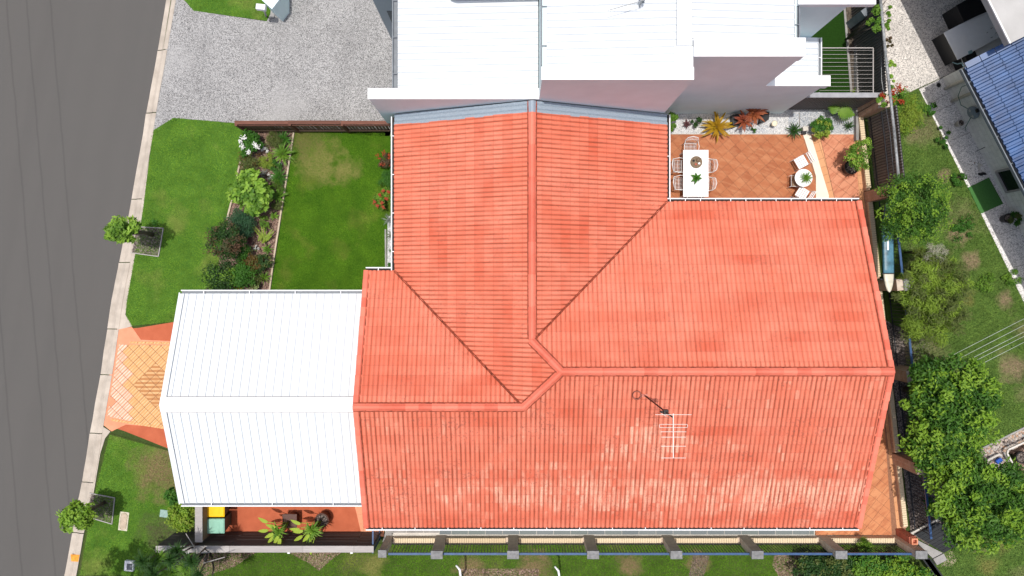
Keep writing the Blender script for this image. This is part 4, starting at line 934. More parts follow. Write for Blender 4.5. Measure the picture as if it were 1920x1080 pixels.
# ================================================================ MAIN ROOF ANTENNA
az = 4.42; ab = P(1208, 741, az); ant = thing('tv_antenna', 'white tv antenna on a tall dark mast on the orange roof', 'antenna', ab)
tx, ty, tz = P(1262, 786, 7.55); tx2 = P(1259, 782, 7.45)
tdx, tdy = 0, 0; top = 3.15
# the mast leans by what its foot and head show
hx, hy = P2(1262, 783, az+top); MB().tube([(0, 0, -.05), (hx-ab[0], hy-ab[1], top)], .022, 8).build('mast', MAT['rust'], ant)
dx, dy = hx-ab[0], hy-ab[1]; zt = top+.02; ppa = F/(H-az-zt)
bx = dx; y_top = dy+8/ppa; y_bot = dy-75/ppa
MB().bar((bx, y_top, zt), (bx, y_bot, zt), .022, .022).build('boom', MAT['antenna'], ant)
for off_, half in ((777, 34), (809, 24), (819, 23), (836, 23.5), (858, 23)):
    yy = dy-(off_-783)/ppa
    MB().bar((bx-half/ppa, yy, zt+.02), (bx+half/ppa, yy, zt+.02), .011).build('element', MAT['antenna'], ant)
yy = dy-(795-783)/ppa; yb = dy-(801-783)/ppa; hf = 26/ppa
pts = [(bx+hf*c, (yy+yb)/2+abs(yy-yb)/2*s_, zt+.03) for c, s_ in ((-.97, 1), (.97, 1), (1.0, .7), (1.02, 0), (1, -.7), (.97, -1), (-.97, -1), (-1, -.7), (-1.02, 0), (-1, .7), (-.97, 1))]
MB().tube(pts, .007, 6, False).build('folded_dipole', MAT['antenna'], ant)
MB().tube([(bx-22/ppa, y_top, zt), (bx-4/ppa, dy-4/ppa, zt-.25)], .008, 5).build('brace', MAT['antenna'], ant)
m = MB(); m.box((dx*.77, dy*.77, top*.77), (.13, .13, .16)); m.box((dx*.77-.08, dy*.77-.02, top*.77-.12), (.1, .05, .14)); m.build('amplifier_box', MAT['black'], ant)
m = MB(); m.bar((-.12, .02, .06), (.1, .02, .06), .05, .03); m.box((0, 0, .02), (.2, .1, .04)); m.build('base_bracket', MAT['pinkish'], ant)
cx_, cy_ = P2(1193, 740, az); coil = thing('cable_coil', 'loop of coiled dark red cable beside the antenna mast foot', 'cable coil', (cx_, cy_, az+.1))
for k in range(3):
    r = .115+.012*k; MB().tube([(r*math.cos(a)*1., r*math.sin(a), .02*k+.006*math.sin(3*a+k)) for a in np.linspace(0, 2*math.pi, 22)], .007+.003*(k == 1), 6, False).build('cable_turn', MAT['rust' if k != 1 else 'pinkish'], coil)
MB().tube([(.1, 0, .02), (.2, 0, .0), (.28, .0, -.05)], .01, 6).build('cable_tail', MAT['pinkish'], coil)

# ================================================================ BLUE ROOFED HOUSE
bh = thing('blue_roof_house', 'white block house with a glossy blue ribbed tile roof on the right', 'house', (*P2(1830, 250), 0)); bo = bh.location
E0 = Vector(P2(1808, 127, 2.6)); dd = Vector((.458, -.889)); vv = Vector((.889, .458)); B0 = E0+vv*.92
def bp(s, w_, z): p = E0+dd*s+vv*w_; return (p.x, p.y, z)
m = MB(bo); m.prism([bp(-.0, .92, 0)[:2], bp(12, .92, 0)[:2], bp(12, 9, 0)[:2], bp(0., 9, 0)[:2]], -.1, 2.75); m.build('wall', MAT['block'], bh)
Tb = .3; bs = dict(O=(E0.x, E0.y), u=(dd.x, dd.y), v=(vv.x, vv.y), ring=[bp(0, 0, 0)[:2], bp(9.24, 0, 0)[:2], bp(9.24, 4.2, 0)[:2], bp(0, 4.2, 0)[:2]])
def trap(tw, rolls, amp, nose, Ls):
    xs = []; 
    for r in range(rolls):
        b = r*tw/rolls; w_ = tw/rolls; xs += [(b, 0), (b+w_*.3, 0), (b+w_*.42, amp), (b+w_*.86, amp), (b+w_*.98, 0)]
    xs.append((tw, 0)); n = len(xs); vs = [(x, 0, z+nose) for x, z in xs]+[(x, Ls*1.02, z+.002) for x, z in xs]+[(x, 0, z*.3) for x, z in xs]
    return vs, [f for i in range(n-1) for f in ((i, i+1, n+i+1, n+i), (2*n+i, 2*n+i+1, i+1, i))]
bv, bf = trap(.44, 2, .075, .03, .5*math.sqrt(1+Tb*Tb))
got, flip = lay_tiles(bs, .44, .5, Tb, 2.6, bv, bf, MAT['blue_tile'], None)
m_ = MB(); m_.add(bv, [f[::-1] for f in bf] if flip else bf); bme = m_.mesh('tile'); bme.materials.append(MAT['blue_tile'])
m = MB(bo); m.add([bp(0, 0, 2.56), bp(12, 0, 2.56), bp(12, 4.3, 2.56+4.3*Tb), bp(0, 4.3, 2.56+4.3*Tb)], [(0, 1, 2, 3)]); broof = m.build('roof', MAT['gutter_in'], bh)
tv_cur, tf_cur = bv, bf; emit_tiles([(*q, bme, flip) for q in got], broof, bo, 250, 'roof_tiles')
for i in range(9):
    a = Vector(bp(-.04, .02+i*.46, 2.68+i*.46*Tb)); b = Vector(bp(-.04, .46+i*.46, 2.67+(i+1)*.46*Tb)); MB(bo).bar(a, b, .2, .05).build('barge_tile', MAT['blue_tile'], bh)
gutter(tuple(E0), bp(9.3, 0, 0)[:2], (-vv.x, -vv.y), bh, bo, 2.58, 1.0, .11, 'gutter_grey', 'gutter_in')
for s_ in (.42, .95):
    MB(bo).tube([bp(s_, .84, 0), bp(s_, .84, 2.4), bp(s_, .5, 2.55)], .06, 10).build('downpipe', MAT['conc_pale'], bh)
def bwin(s0, s1, z0, z1):
    m = MB(bo); m.add([bp(s0, .905, z0), bp(s1, .905, z0), bp(s1, .905, z1), bp(s0, .905, z1)], [(0, 1, 2, 3)]); wn = MB(bo)
    for a, b in (((s0, z0), (s1, z0)), ((s1, z0), (s1, z1)), ((s1, z1), (s0, z1)), ((s0, z1), (s0, z0))): wn.bar(bp(a[0], .88, a[1]), bp(b[0], .88, b[1]), .07, .07)
    w_ = wn.build('window', MAT['grey_cap'], bh); m.build('pane', MAT['glass'], w_)
bwin(4.0, 4.85, .35, 1.75)
# upper storey of that house: overhanging white wall with a roof above the frame
U0 = Vector(P2(1852, 0, 4.)); U1 = Vector(P2(1893, 82, 4.)); ud = (U1-U0).normalized(); un = Vector((-ud.y, ud.x)); un = un if un.x > 0 else -un
q = [U0-ud*5, U1, U1+un*6, U0-ud*5+un*6]
MB(bo).prism([tuple(p) for p in q], 3.75, 4.0).build('flat_roof', m_conc('pale_membrane', (.40, .39, .37), (.47, .46, .44), (.36, .35, .33), 1.2), bh)
q = [U0-ud*5-un*.03, U1-un*.03, U1+un*6, U0-ud*5+un*6]; MB(bo).bar((*tuple(U0-ud*5), 4.02), (*tuple(U1), 4.02), .05, .05).build('roof_edge', MAT['white_slab'], bh)
q = [U0-ud*5+un*3.4, U1+un*3.4, U1+un*6, U0-ud*5+un*6]; MB(bo).prism([tuple(p) for p in q], -.1, 3.74).build('lower_wall', MAT['dark_wall'], bh)

# things under the overhang and along that wall
def quadbox(name, label, cat, pts, z0, z1, mat_top, mat_side, zt=None, inset=0.):
    q = L2(pts, z1); c = (sum(p[0] for p in q)/4, sum(p[1] for p in q)/4); t = thing(name, label, cat, (*c, z0))
    o = MB((c[0], c[1], z0)).prism(q, z0, z1-.04).build('body', MAT[mat_side], t); MB((c[0], c[1], z0)).prism([(c[0]+(p[0]-c[0])*1.02, c[1]+(p[1]-c[1])*1.02) for p in q], z1-.039, z1).bevel('top', MAT[mat_top], t, .012)
    return t, c
t, c = quadbox('outdoor_bench', 'long white topped bench with dark sides under the overhanging upper storey', 'bench', [(1771, 61), (1868, 12), (1895, 58), (1797, 111)], 0, .8, 'white', 'black')
t, c = quadbox('storage_cabinet', 'black storage cabinet against the shaded wall at the top right', 'cabinet', [(1794, 10), (1850, -22), (1872, 12), (1808, 40)], 0, .9, 'black', 'black')
t, c = quadbox('outdoor_sink_counter', 'low white counter beside the white bench holding a black tub', 'counter', [(1797, 91), (1900, 45), (1925, 85), (1812, 132)], 0, .55, 'white_slab', 'black')
t, c = quadbox('black_tub', 'square black tub with blue cloth standing on the low white counter', 'tub', [(1802, 90), (1822, 82), (1833, 106), (1814, 116)], .55, .75, 'black', 'black')
MB((c[0], c[1], .55)).box((c[0], c[1], .78), (.16, .12, .06), .4).bevel('cloth', MAT['hose_blue'], t, .02)
wc = thing('wire_chair', 'thin black wire chair frame on the counter edge in deep shade', 'chair', P(1851, 66, .6))
for k in range(3): MB().tube([(.13*math.cos(a)*(1+k*.15), .13*math.sin(a), .02+.07*k) for a in np.linspace(0, 5.2, 12)], .012, 5).build('wire_ring', MAT['black'], wc)
for a in (0, 1.6, 3.1, 4.7): MB().bar((.13*math.cos(a), .13*math.sin(a), 0), (.17*math.cos(a), .17*math.sin(a), .3), .012).build('leg', MAT['black'], wc)
th = thing('teal_hose', 'short teal hose end poking out below the blue roof corner', 'hose', P(1786, 118, .8))
MB(P(1786, 118, .8)).tube([P(1786, 117, .8), P(1795, 120, .9), P(1804, 118, 1.3), P(1806, 124, 1.6)], .018, 6).build('tube', MAT['hose_blue'], th)
hr = thing('hose_reel', 'round grey hose reel on the white block wall with green hose', 'hose reel', bp(1.62, .83, .9))
Mx = Matrix(((dd.x, 0, -vv.x), (dd.y, 0, -vv.y), (0, 1, 0)))
MB().lathe((0, 0, 0), [(.02, .0), (.2, .0), (.24, .04), (.24, .12), (.2, .16), (.03, .17)], 24, Mx).build('drum', MAT['grey_plastic'], hr)
for dx_ in (-.12, .12):
    MB().tube([tuple(Mx @ Vector((dx_+.035*math.cos(a), .03*math.sin(a)+.02, .175))) for a in np.linspace(0, 6.28, 12)], .01, 5, False).build('handle', MAT['conc_pale'], hr)
MB().box(tuple(Mx @ Vector((-.02, .28, .1))), (.12, .14, .1), .4).bevel('nozzle', MAT['black'], hr, .02)
pts = [bp(1.5, .7, .9), bp(1.2, .72, .55), bp(.85, .74, .6), bp(.6, .76, .95), bp(.62, .82, 1.45)]
MB(hr.location).tube(pts, .014, 6).build('hose', MAT['hose'], hr)
MB(hr.location).tube([bp(1.75, .7, .75), bp(2.0, .6, .4), bp(2.15, .72, .15)], .014, 6).build('hose', MAT['hose'], hr)
def pot(name, label, px, py, r, h, mat, cat='pot', z0=0., soil=True, loc=None):
    x, y = P2(px, py, z0+h) if loc is None else loc; t = thing(name, label, cat, (x, y, z0)); r = r*(H-h)/F
    MB().lathe((0, 0, 0), [(r*.72, 0), (r*.95, h*.92), (r*1.04, h*.93), (r*1.04, h), (r*.88, h), (r*.86, h*.86), (.01, h*.86)], 24).build('pot', MAT[mat], t)
    if soil: MB().lathe((0, 0, 0), [(r*.86, h*.85), (r*.86, h*.88), (.01, h*.89)], 18).build('soil', MAT['mulch_dark'], t)
    return t
pot('white_pot', 'small white round pot under the grey hose reel', 1803, 230, 6.5, .3, 'conc_pale')
pot('drain_pot', 'small black round drain lid near the top of the side path', 1760, 159.5, 4, .03, 'black', 'drain', soil=False)
sh = thing('black_shoes', 'pair of black sandals lying on the grey path by the turf mat', 'shoes', P(1841, 327, .01))
for k in (0, 1): MB().lathe((.12*k-.06, .03*k, 0), [(.05, 0), (.055, .02), (.04, .04), (.01, .045)], 10, Matrix(((1.9, .3, 0), (-.5, .9, 0), (0, 0, 1)))).build('shoe', MAT['black'], sh)
sh2 = thing('white_cloth', 'crumpled white rag on the path above the black sandals', 'rag', P(1838, 313, .01))
m = MB(); [m.bar((random.uniform(-.09, .09), random.uniform(-.14, .14), .015), (random.uniform(-.09, .09), random.uniform(-.14, .14), .04), .05, .015) for _ in range(7)]; m.build('cloth', MAT['conc_pale'], sh2)
for i in range(9):
    px_, py_ = random.choice([(1828, 300), (1820, 305), (1833, 296), (1795, 290), (1816, 332)]); 
lt = chips('leaf_litter', [L2([(1812, 300), (1840, 290), (1845, 300), (1816, 312)]), L2([(1810, 330), (1820, 328), (1822, 336), (1812, 338)])], 130, .05, LEAF['brown'], .012, None, label='few brown dead leaves on the grey side path', cat='leaves', kind='stuff')
wt = thing('wall_tap', 'thin black rod fixed to the white block wall above the path', 'rod', bp(3.0, .9, .6)); MB(wt.location).bar(bp(3.0, .92, .35), bp(2.98, .55, .4), .02).build('rod', MAT['black'], wt)

# ================================================================ FENCES
def xb(Y): return 12.93+.109*(6.0-Y)
# --- brown paling fence top left
bf_ = thing('paling_fence', 'low brown timber fence between the grey driveway and the lawns', 'fence', (*P2(600, 247), 0)); fo = bf_.location
Yf = 5.86; xs0 = P2(462, 247)[0]; xs1 = P2(752, 247)[0]; seg = [(xs0, -7.7, 1.12), (-7.7, -5.9, 1.16), (-5.9, xs1, 1.12)]
xs0 = -9.95
for k, (a, b, zt_) in enumerate(((xs0, -8.02, 1.16), (-8.02, -6.15, 1.19), (-6.15, -4.2, 1.15))):
    MB(fo).box(((a+b)/2, Yf+.07, zt_), (b-a-.004, .13, .04)).build('top_rail', MAT['brown_wood'], bf_)
    MB(fo).box(((a+b)/2, Yf+.0, zt_-.15), (b-a-.004, .035, .07)).build('rail', MAT['brown_wood'], bf_)
    MB(fo).box(((a+b)/2, Yf-.01, .2), (b-a-.004, .04, .09)).build('rail', MAT['brown2'], bf_)
    MB(fo).box(((a+b)/2, Yf+.02, .05), (b-a-.004, .05, .2)).build('plinth_board', MAT['brown2'], bf_)
    MB(fo).box((a+.05, Yf+.0, zt_/2), (.09, .09, zt_)).build('post', MAT['brown_wood'], bf_)
    x = a; me = MB().box((0, 0, 0), (.095, .018, 1.0)).mesh('paling')
    while x < b-.05:
        o = link('paling', me, bf_, MAT['pal_wood']); o.location = Vector((x+.055, Yf+.055+random.uniform(-.004, .004), .62))-fo; o.rotation_euler = (0, random.uniform(-.01, .01), 0); x += .125
# --- grey horizontal board fence bottom left
gf = thing('board_fence', 'dark grey horizontal board fence with pale cap beside the bins', 'fence', (*P2(500, 1000), 0)); go_ = gf.location
Yg = -9.12; gx0 = P2(293, 0, 1.5)[0]; gx1 = P2(701, 0, 1.5)[0]
for k, (a, b) in enumerate(((gx0, gx0+2.6), (gx0+2.6, gx0+5.2), (gx0+5.2, P2(664, 0, 1.5)[0]), (P2(664, 0, 1.5)[0], gx1))):
    MB(go_).box(((a+b)/2, Yg-.11, 1.52), (b-a-.006, .23, .035)).build('cap_board', MAT['grey_cap'], gf)
    for j in range(10): MB(go_).box(((a+b)/2, Yg-.02+random.uniform(-.003, .003), .08+j*.147), (b-a-.01, .03, .14)).build('board', MAT['grey_wood'], gf)
for px_ in (352, 541, 659):
    x = P2(px_, 0, 1.4)[0]; MB(go_).box((x, Yg-.29, .7), (.09, .06, 1.4)).build('post', MAT['white'], gf); MB(go_).box((x+.09, Yg-.24, .7), (.05, .04, 1.38)).build('post', MAT['white'], gf)
MB(go_).box((gx0+.1, Yg-.29, .7), (.09, .06, 1.35)).build('post', MAT['white'], gf)
cf = thing('bin_screen', 'short timber screen wall with grey cap left of the bins', 'screen', (-11.1, -8.3, 0)); co = cf.location
MB(co).box((-11.08, -7.98, 1.5), (.26, 2.02, .04)).build('cap_board', MAT['grey_cap'], cf)
for j in range(10): MB(co).box((-10.99, -7.98, .08+j*.145), (.03, 2.0, .138)).build('board', MAT['brown2'], cf)
MB(co).box((-11.1, -7.98, .72), (.12, 1.98, 1.44)).build('core', MAT['grey_wood'], cf)

# --- brick and blue rail fence (south and east)
def pier(parent, off, x, y, h, wx=.40, wy=.28, rz=0, mat='brick_g'):
    MB(off).box((x, y, h/2), (wx-.03, wy-.02, h), rz).build('pier', MAT[mat], parent); MB(off).box((x, y, h+.03), (wx+.02, wy+.01, .06), rz).bevel('pier_cap', MAT['cap_stone'], parent, .012)
def bricks(parent, off, a, b, z, wd, L=.075, name='brick_course'):
    """header bricks laid on edge along a-b"""
    a = Vector(a); b = Vector(b); d = b-a; n = int(d.length/(L+.01)); d.normalize(); m = MB(off); rz = math.atan2(d.y, d.x)
    for i in range(n): p = a+d*((i+.5)*(L+.01)); m.box((p.x, p.y, z+random.uniform(-.002, .002)), (L, wd, .1), rz)
    return m.build(name, MAT['cream_brick'], parent, kind='stuff')
def railbay(parent, off, a, b, zt_=1.35, z0=.36, barmat='black_metal', spacing=.105, light=True):
    a = Vector((*a, 0)); b = Vector((*b, 0)); d = b-a; L = d.length; d.normalize(); rz = math.atan2(d.y, d.x)
    MB(off).bar(a+Vector((0, 0, zt_)), b+Vector((0, 0, zt_)), .075, .05).build('top_rail', MAT['blue_metal'], parent)
    MB(off).bar(a+Vector((0, 0, z0+.05)), b+Vector((0, 0, z0+.05)), .035, .035).build('bottom_rail', MAT['black_metal'], parent)
    n = int(L/spacing); me = MB().box((0, 0, 0), (.018, .018, zt_-z0-.05)).mesh('bar')
    for i in range(1, n):
        p = a+d*(i*L/n)-Vector(off); o = link('bar', me, parent, MAT[barmat]); o.location = (p.x, p.y, (zt_+z0+.04)/2)
ys_ = -9.39
sf = thing('rail_fence', 'long low fence of weathered brick piers with blue rails along the bottom', 'fence', (4, ys_, 0)); so = sf.location
px_s = [716, 819-11, 962, 1112, 1268, 1420, 1577, 1727]
xs_ = [P2(p, 0, 1.62)[0] for p in px_s]; xs_[1] = P2(819, 0, 1.62)[0]
for i, x in enumerate(xs_[1:]): pier(sf, so, x, ys_, 1.6)
pier(sf, so, xs_[0], ys_+.0, 1.5, .28, .26)
for a, b in zip(xs_, xs_[1:]):
    MB(so).box(((a+b)/2, ys_, .1), (b-a-.3, .22, .26)).build('base_wall', MAT['brick_g'], sf)
    bricks(sf, so, (a+.2, ys_, 0), (b-.2, ys_, 0), .28, .235)
    railbay(sf, so, (a+.18, ys_-.07), (b-.18, ys_-.07), z0=.34)
gt = thing('side_gate', 'narrow blue and dark barred gate at the left end of the rail fence', 'gate', (-4.95, -8.9, 0))
MB(gt.location).bar((-4.95, -8.35, 1.35), (-4.95, -9.4, 1.35), .05, .045).build('top_rail', MAT['blue_metal'], gt)
MB(gt.location).bar((-4.95, -8.35, .1), (-4.95, -9.4, .1), .04, .04).build('bottom_rail', MAT['blue_metal'], gt)
me = MB().box((0, 0, 0), (.016, .016, 1.24)).mesh('bar')
for i in range(1, 10): o = link('bar', me, gt, MAT['blue_metal']); o.location = (0, .55-i*.105, .72)
for y in (-8.35, -9.4): MB(gt.location).box((-4.95, y, .7), (.05, .05, 1.4)).build('post', MAT['blue_metal'], gt)
area('concrete_kerb_return', [(-4.62, -8.7), (-4.3, -8.6), (-4.55, -9.5), (-4.85, -9.5)], MAT['conc'], .03)

ef = thing('boundary_fence', 'brick boundary fence with dark panels and blue rails right of the patio', 'fence', (xb(-2), -2, 0)); eo = ef.location
ang = math.atan2(-1, .109)
pys = [197, 366, 531, 699, 866]
pY = [P2(0, p, 0)[1] for p in pys]; pY = [6.55, 3.42, .13, -3.1, -6.35]
for Y in pY:
    x = xb(Y)+.28; MB(eo).box((x-(0 if Y < 3 else .06), Y, .82), (.62 if Y < 3 else .44, .40, 1.64), .108).build('pier', MAT['brick'], ef)
    Y < 3 and MB(eo).box((x+.12, Y, 1.67), (.42, .43, .06), .108).bevel('pier_cap', MAT['cap_stone'], ef, .012)
Yend = -9.15
for a, b in zip(pY, pY[1:]+[Yend]):
    A = (xb(a-.22)+.06, a-.22); B = (xb(b+.22)+.06, b+.22)
    MB(eo).bar((*A, .08), (*B, .08), .15, .24).build('base_wall', MAT['brick'], ef); bricks(ef, eo, (*A, 0), (*B, 0), .24, .16)
    if a > 4: continue
    railbay(ef, eo, (A[0]+.3, A[1]), (B[0]+.3, B[1]), 1.35, .3, spacing=.12)
# dark corrugated panel between the two upper piers and north of them
def corr(parent, off, a, b, z0, z1, name='ribbed_panel', mat='dark_fence', pitch=.1):
    a = Vector((*a, 0)); b = Vector((*b, 0)); d = b-a; L = d.length; d.normalize(); n_ = Vector((-d.y, d.x, 0)); k = int(L/pitch); pr = []
    for i in range(k): x = i*pitch; pr += [(x, 0), (x+pitch*.4, 0), (x+pitch*.5, .03), (x+pitch*.9, .03)]
    pr.append((L, 0)); c = len(pr); vs = [a+d*x+n_*y+Vector((0, 0, z)) for z in (z0, z1) for x, y in pr]
    MB(off).add(vs, [(i, i+1, c+i+1, c+i) for i in range(c-1)]).build(name, MAT[mat], parent)
for a, b in ((6.3, 3.65),):
    p0 = (xb(a)+.3, a); p1 = (xb(b)+.3, b); q = 6; 
    m = MB()
    nn = 26; me = MB().bar((0, 0, 0), (0, 0, 2.0), .07, .03).mesh('panel_slat'); me = MB().box((0, 0, 0), (.035, .072, 1.95)).mesh('slat')
    MB(eo).bar((p0[0]+.03, p0[1], 1.25), (p1[0]+.03, p1[1], 1.25), .012, 1.95).build('panel', MAT['black_metal'], ef)
    for i in range(nn):
        t_ = (i+.5)/nn; o = link('slat', me, ef, MAT['dark_fence']); o.location = Vector((p0[0]+(p1[0]-p0[0])*t_, p0[1]+(p1[1]-p0[1])*t_, 1.25))-eo; o.rotation_euler = (0, 0, .108)
    for z_ in (.5, 1.3): MB(eo).bar((p0[0]-.03, p0[1], z_), (p1[0]-.03, p1[1], z_), .03, .04).build('rail', MAT['black_metal'], ef)
nf = thing('metal_fence', 'tall dark corrugated metal fence with galvanised top rail at the top right', 'fence', (12.9, 9, 0)); nfo = nf.location
corr(nf, nfo, (12.95, 6.8), (12.55, 13.5), 0, 2.1)
MB(nfo).box((12.86, 9.5, .1), (.1, 8, .2)).build('plinth', MAT['conc'], nf)
pp = [P(1646, -60, 2.2), P(1651, 0, 2.2), P(1660, 100, 2.2), P(1667, 160, 2.2), P(1677, 250, 2.2), P(1686, 345, 2.2)]
for a, b in zip(pp, pp[1:]): MB(nfo).tube([a, b], .05, 8).build('top_rail', MAT['galv'], nf)
MB(nfo).tube([P(1651, 40, 1.9), P(1653, 150, 1.9), P(1669, 250, 1.9), P(1676, 330, 1.9)], .012, 5).build('cable', MAT['galv'], nf)
wf = thing('cross_fence', 'dark corrugated fence panel with grey top beam above the pebble bed', 'fence', (12, 6.7, 0)); wo = wf.location
corr(wf, wo, (10.2, 6.68), (12.9, 6.68), 0, 1.72); MB(wo).box((11.4, 6.75, 1.76), (3.3, .17, .06)).build('top_beam', MAT['gutter_grey'], wf)
bpy.data.objects[wf.name].children[1].data.materials[0] = plain("beam_grey", (.3, .3, .31), .5)
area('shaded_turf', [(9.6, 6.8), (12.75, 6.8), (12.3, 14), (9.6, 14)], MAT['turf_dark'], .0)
area('fence_edging', [(12.72, 6.8), (12.8, 6.8), (12.5, 10.5), (12.42, 10.5)], MAT['conc'], .03)
area('dark_bed', [(12.76, 6.8), (13.0, 6.8), (12.6, 14), (12.3, 14)], MAT['soil'], .004)
# fold-down clothesline
cl = thing('folding_clothesline', 'fold down clothesline with thin white wires over the shaded turf', 'clothesline', (*P2(1535, 130, 1.6), 0)); clo = cl.location
c1, c2, c3, c4 = [Vector(P(a, b, 1.6)) for a, b in ((1536, 90), (1637, 90), (1637, 174), (1536, 174))]
MB(clo).bar(c1, c2, .03).build('arm', MAT['grey_cap'], cl); MB(clo).bar(c2, c3, .035).build('front_bar', MAT['grey_cap'], cl)
for i in range(11):
    y0 = c1.y+(c4.y-c1.y)*(i+.6)/11.2; MB(clo).bar((c1.x, y0, 1.6), (c2.x, y0, 1.6), .009).build('line_wire', MAT['grey_cap'], cl)
MB(clo).bar((c1.x, c1.y, .0), c1, .05).build('post', MAT['galv'], cl); MB(clo).bar((c4.x, c4.y, 0.), c4, .05).build('post', MAT['galv'], cl)

# ================================================================ BINS
def bin_(label, px, py, lidm, bodym):
    x, y = P2(px, py, 1.05); t = thing('wheelie_bin', label, 'bin', (x, y, 0), 'wheelie bins by the timber screen')
    m = MB(); vs = []; 
    for z, a, b in ((.1, .23, .2), (.95, .32, .265), (.99, .345, .285), (1.0, .345, .285)): vs += [(-a, -b, z), (a, -b, z), (a, b, z), (-a, b, z)]
    m.add(vs, [(3, 2, 1, 0)]+[(k*4+i, k*4+(i+1) % 4, k*4+4+(i+1) % 4, k*4+4+i) for k in range(3) for i in range(4)]); m.bevel('body', MAT[bodym], t, .012)
    m = MB(); m.add([(-.33, -.28, 1.0), (.36, -.28, 1.0), (.36, .28, 1.0), (-.33, .28, 1.0), (-.3, -.25, 1.05), (.3, -.245, 1.04), (.3, .245, 1.04), (-.3, .25, 1.05)], [(4, 5, 6, 7), (0, 1, 5, 4), (1, 2, 6, 5), (2, 3, 7, 6), (3, 0, 4, 7), (3, 2, 1, 0)]); ld = m.bevel('lid', MAT[lidm], t, .022, 3)
    MB().box((.0, 0, 1.048), (.34, .3, .012)).bevel('lid_panel', MAT[lidm], ld, .005)
    m = MB(); m.tube([(-.33, -.2, 1.0), (-.4, -.2, 1.0), (-.4, .2, 1.0), (-.33, .2, 1.0)], .014, 6); m.build('handle', MAT[bodym], t)
    for s in (-1, 1): MB().lathe((-.24, s*.24, .1), [(.02, -.03), (.1, -.03), (.1, .03), (.02, .03)], 14, Matrix.Rotation(math.pi/2, 3, 'X')).build('wheel', MAT['black'], t)
    return t
bin_('yellow lidded wheelie bin by the timber screen', 402, 956, 'yellow_bin', 'dark_green')
bin_('pale green lidded wheelie bin by the timber screen', 402, 987, 'green_bin', 'dark_green')

# ================================================================ PATIO FURNITURE
x0, y0 = P2(1281, 281, .75); x1, y1 = P2(1328.5, 369, .75); tc = ((x0+x1)/2, (y0+y1)/2); tw_, tl = x1-x0, y0-y1
tb = thing('dining_table', 'long white rectangular outdoor table on the terracotta patio', 'table', (*tc, 0))
MB().box((0, 0, .735), (tw_, tl, .03)).bevel('table_top', MAT['white'], tb, .006)
for sx_ in (-1, 1):
    for sy_ in (-1, 1): MB().box((sx_*(tw_/2-.05), sy_*(tl/2-.05), .36), (.05, .05, .72)).build('leg', MAT['white'], tb)
MB().box((0, 0, .69), (tw_-.1, tl-.1, .05)).build('apron', MAT['white'], tb)
def wire_chair(label, group='white wire chairs around the dining table'):
    t = thing('wire_chair', label, 'chair', (0, 0, 0), group)
    m = MB(); 
    for i in range(9): x = -.2+i*.05; m.tube([(x, -.2, .44), (x, .0, .435), (x, .2, .45)], .006, 5)
    for y in (-.2, -.07, .07, .2): m.tube([(-.21, y, .44), (.21, y, .44)], .006, 5)
    m.tube([(-.21, -.2, .445), (.21, -.2, .445), (.23, .2, .45), (-.23, .2, .45), (-.21, -.2, .445)], .012, 6); m.build('seat', MAT['white'], t)
    m = MB()
    for i in range(9): x = -.19+i*.0475; m.tube([(x, .21, .46), (x*1.05, .27, .66), (x*.9, .33+.03*(1-(x/.2)**2), .84)], .006, 5)
    m.tube([(-.22, .2, .45), (-.24, .27, .66), (-.18, .33, .84), (0, .37, .86), (.18, .33, .84), (.24, .27, .66), (.22, .2, .45)], .012, 6); m.tube([(-.23, .27, .66), (0, .31, .66), (.23, .27, .66)], .008, 5); m.build('backrest', MAT['white'], t)
    for sx_ in (-1, 1):
        for sy_ in (-1, 1): MB().tube([(sx_*.2, sy_*.18, .44), (sx_*.23, sy_*.22, 0)], .011, 6).build('leg', MAT['white'], t)
        MB().tube([(sx_*.23, .25, .62), (sx_*.27, .05, .64), (sx_*.25, -.12, .62), (sx_*.21, -.16, .45)], .011, 6).build('armrest', MAT['white'], t)
    return t
ch0 = wire_chair('white wire chair at the upper end of the long table')
ch0.location = (tc[0]-.12, tc[1]+tl/2+.1, 0)
dup(ch0, (tc[0]-.02, tc[1]-tl/2-.03, 0), math.pi, 'white wire chair at the lower end of the long table by the roof gutter')
dup(ch0, (tc[0]-tw_/2-.06, tc[1]+.32, 0), math.pi/2, 'upper white wire chair on the left side of the long table')
dup(ch0, (tc[0]-tw_/2-.02, tc[1]-.32, 0), math.pi/2+.04, 'lower white wire chair on the left side of the long table')
dup(ch0, (tc[0]+tw_/2-.06, tc[1]+.3, 0), -math.pi/2, 'upper white wire chair on the right side of the long table')
dup(ch0, (tc[0]+tw_/2-.1, tc[1]-.36, 0), -math.pi/2-.03, 'lower white wire chair on the right side of the long table')
tr = thing('round_tray', 'round wicker tray with cups on the long white table', 'tray', P(1305.5, 304, .78)); tr.location.z = .75
MB().lathe((0, 0, 0), [(.2, 0), (.215, .01), (.22, .04), (.205, .04), (.195, .015), (.01, .015)], 26).build('tray', MAT['wicker'], tr)
def cup(label, dx_, dy_, r, h, mat, name='cup'):
    t = thing(name, label, name, (tr.location.x+dx_, tr.location.y+dy_, .766)); MB().lathe((0, 0, 0), [(r*.7, 0), (r, h*.9), (r, h), (r*.82, h), (r*.75, h*.4), (.004, h*.38)], 16).build('bowl', MAT[mat], t); return t
tp = thing('teapot', 'brown lidded pot on the round wicker tray', 'teapot', (tr.location.x+.06, tr.location.y+.08, .766))
MB().lathe((0, 0, 0), [(.05, 0), (.075, .04), (.07, .08), (.04, .1)], 16).build('body', MAT['brown2'], tp); MB().lathe((0, 0, .1), [(.042, 0), (.03, .012), (.008, .03)], 12).build('lid', MAT['wicker'], tp)
MB().tube([(.06, .02, .05), (.11, .05, .09)], [.014, .008], 6).build('spout', MAT['brown2'], tp)
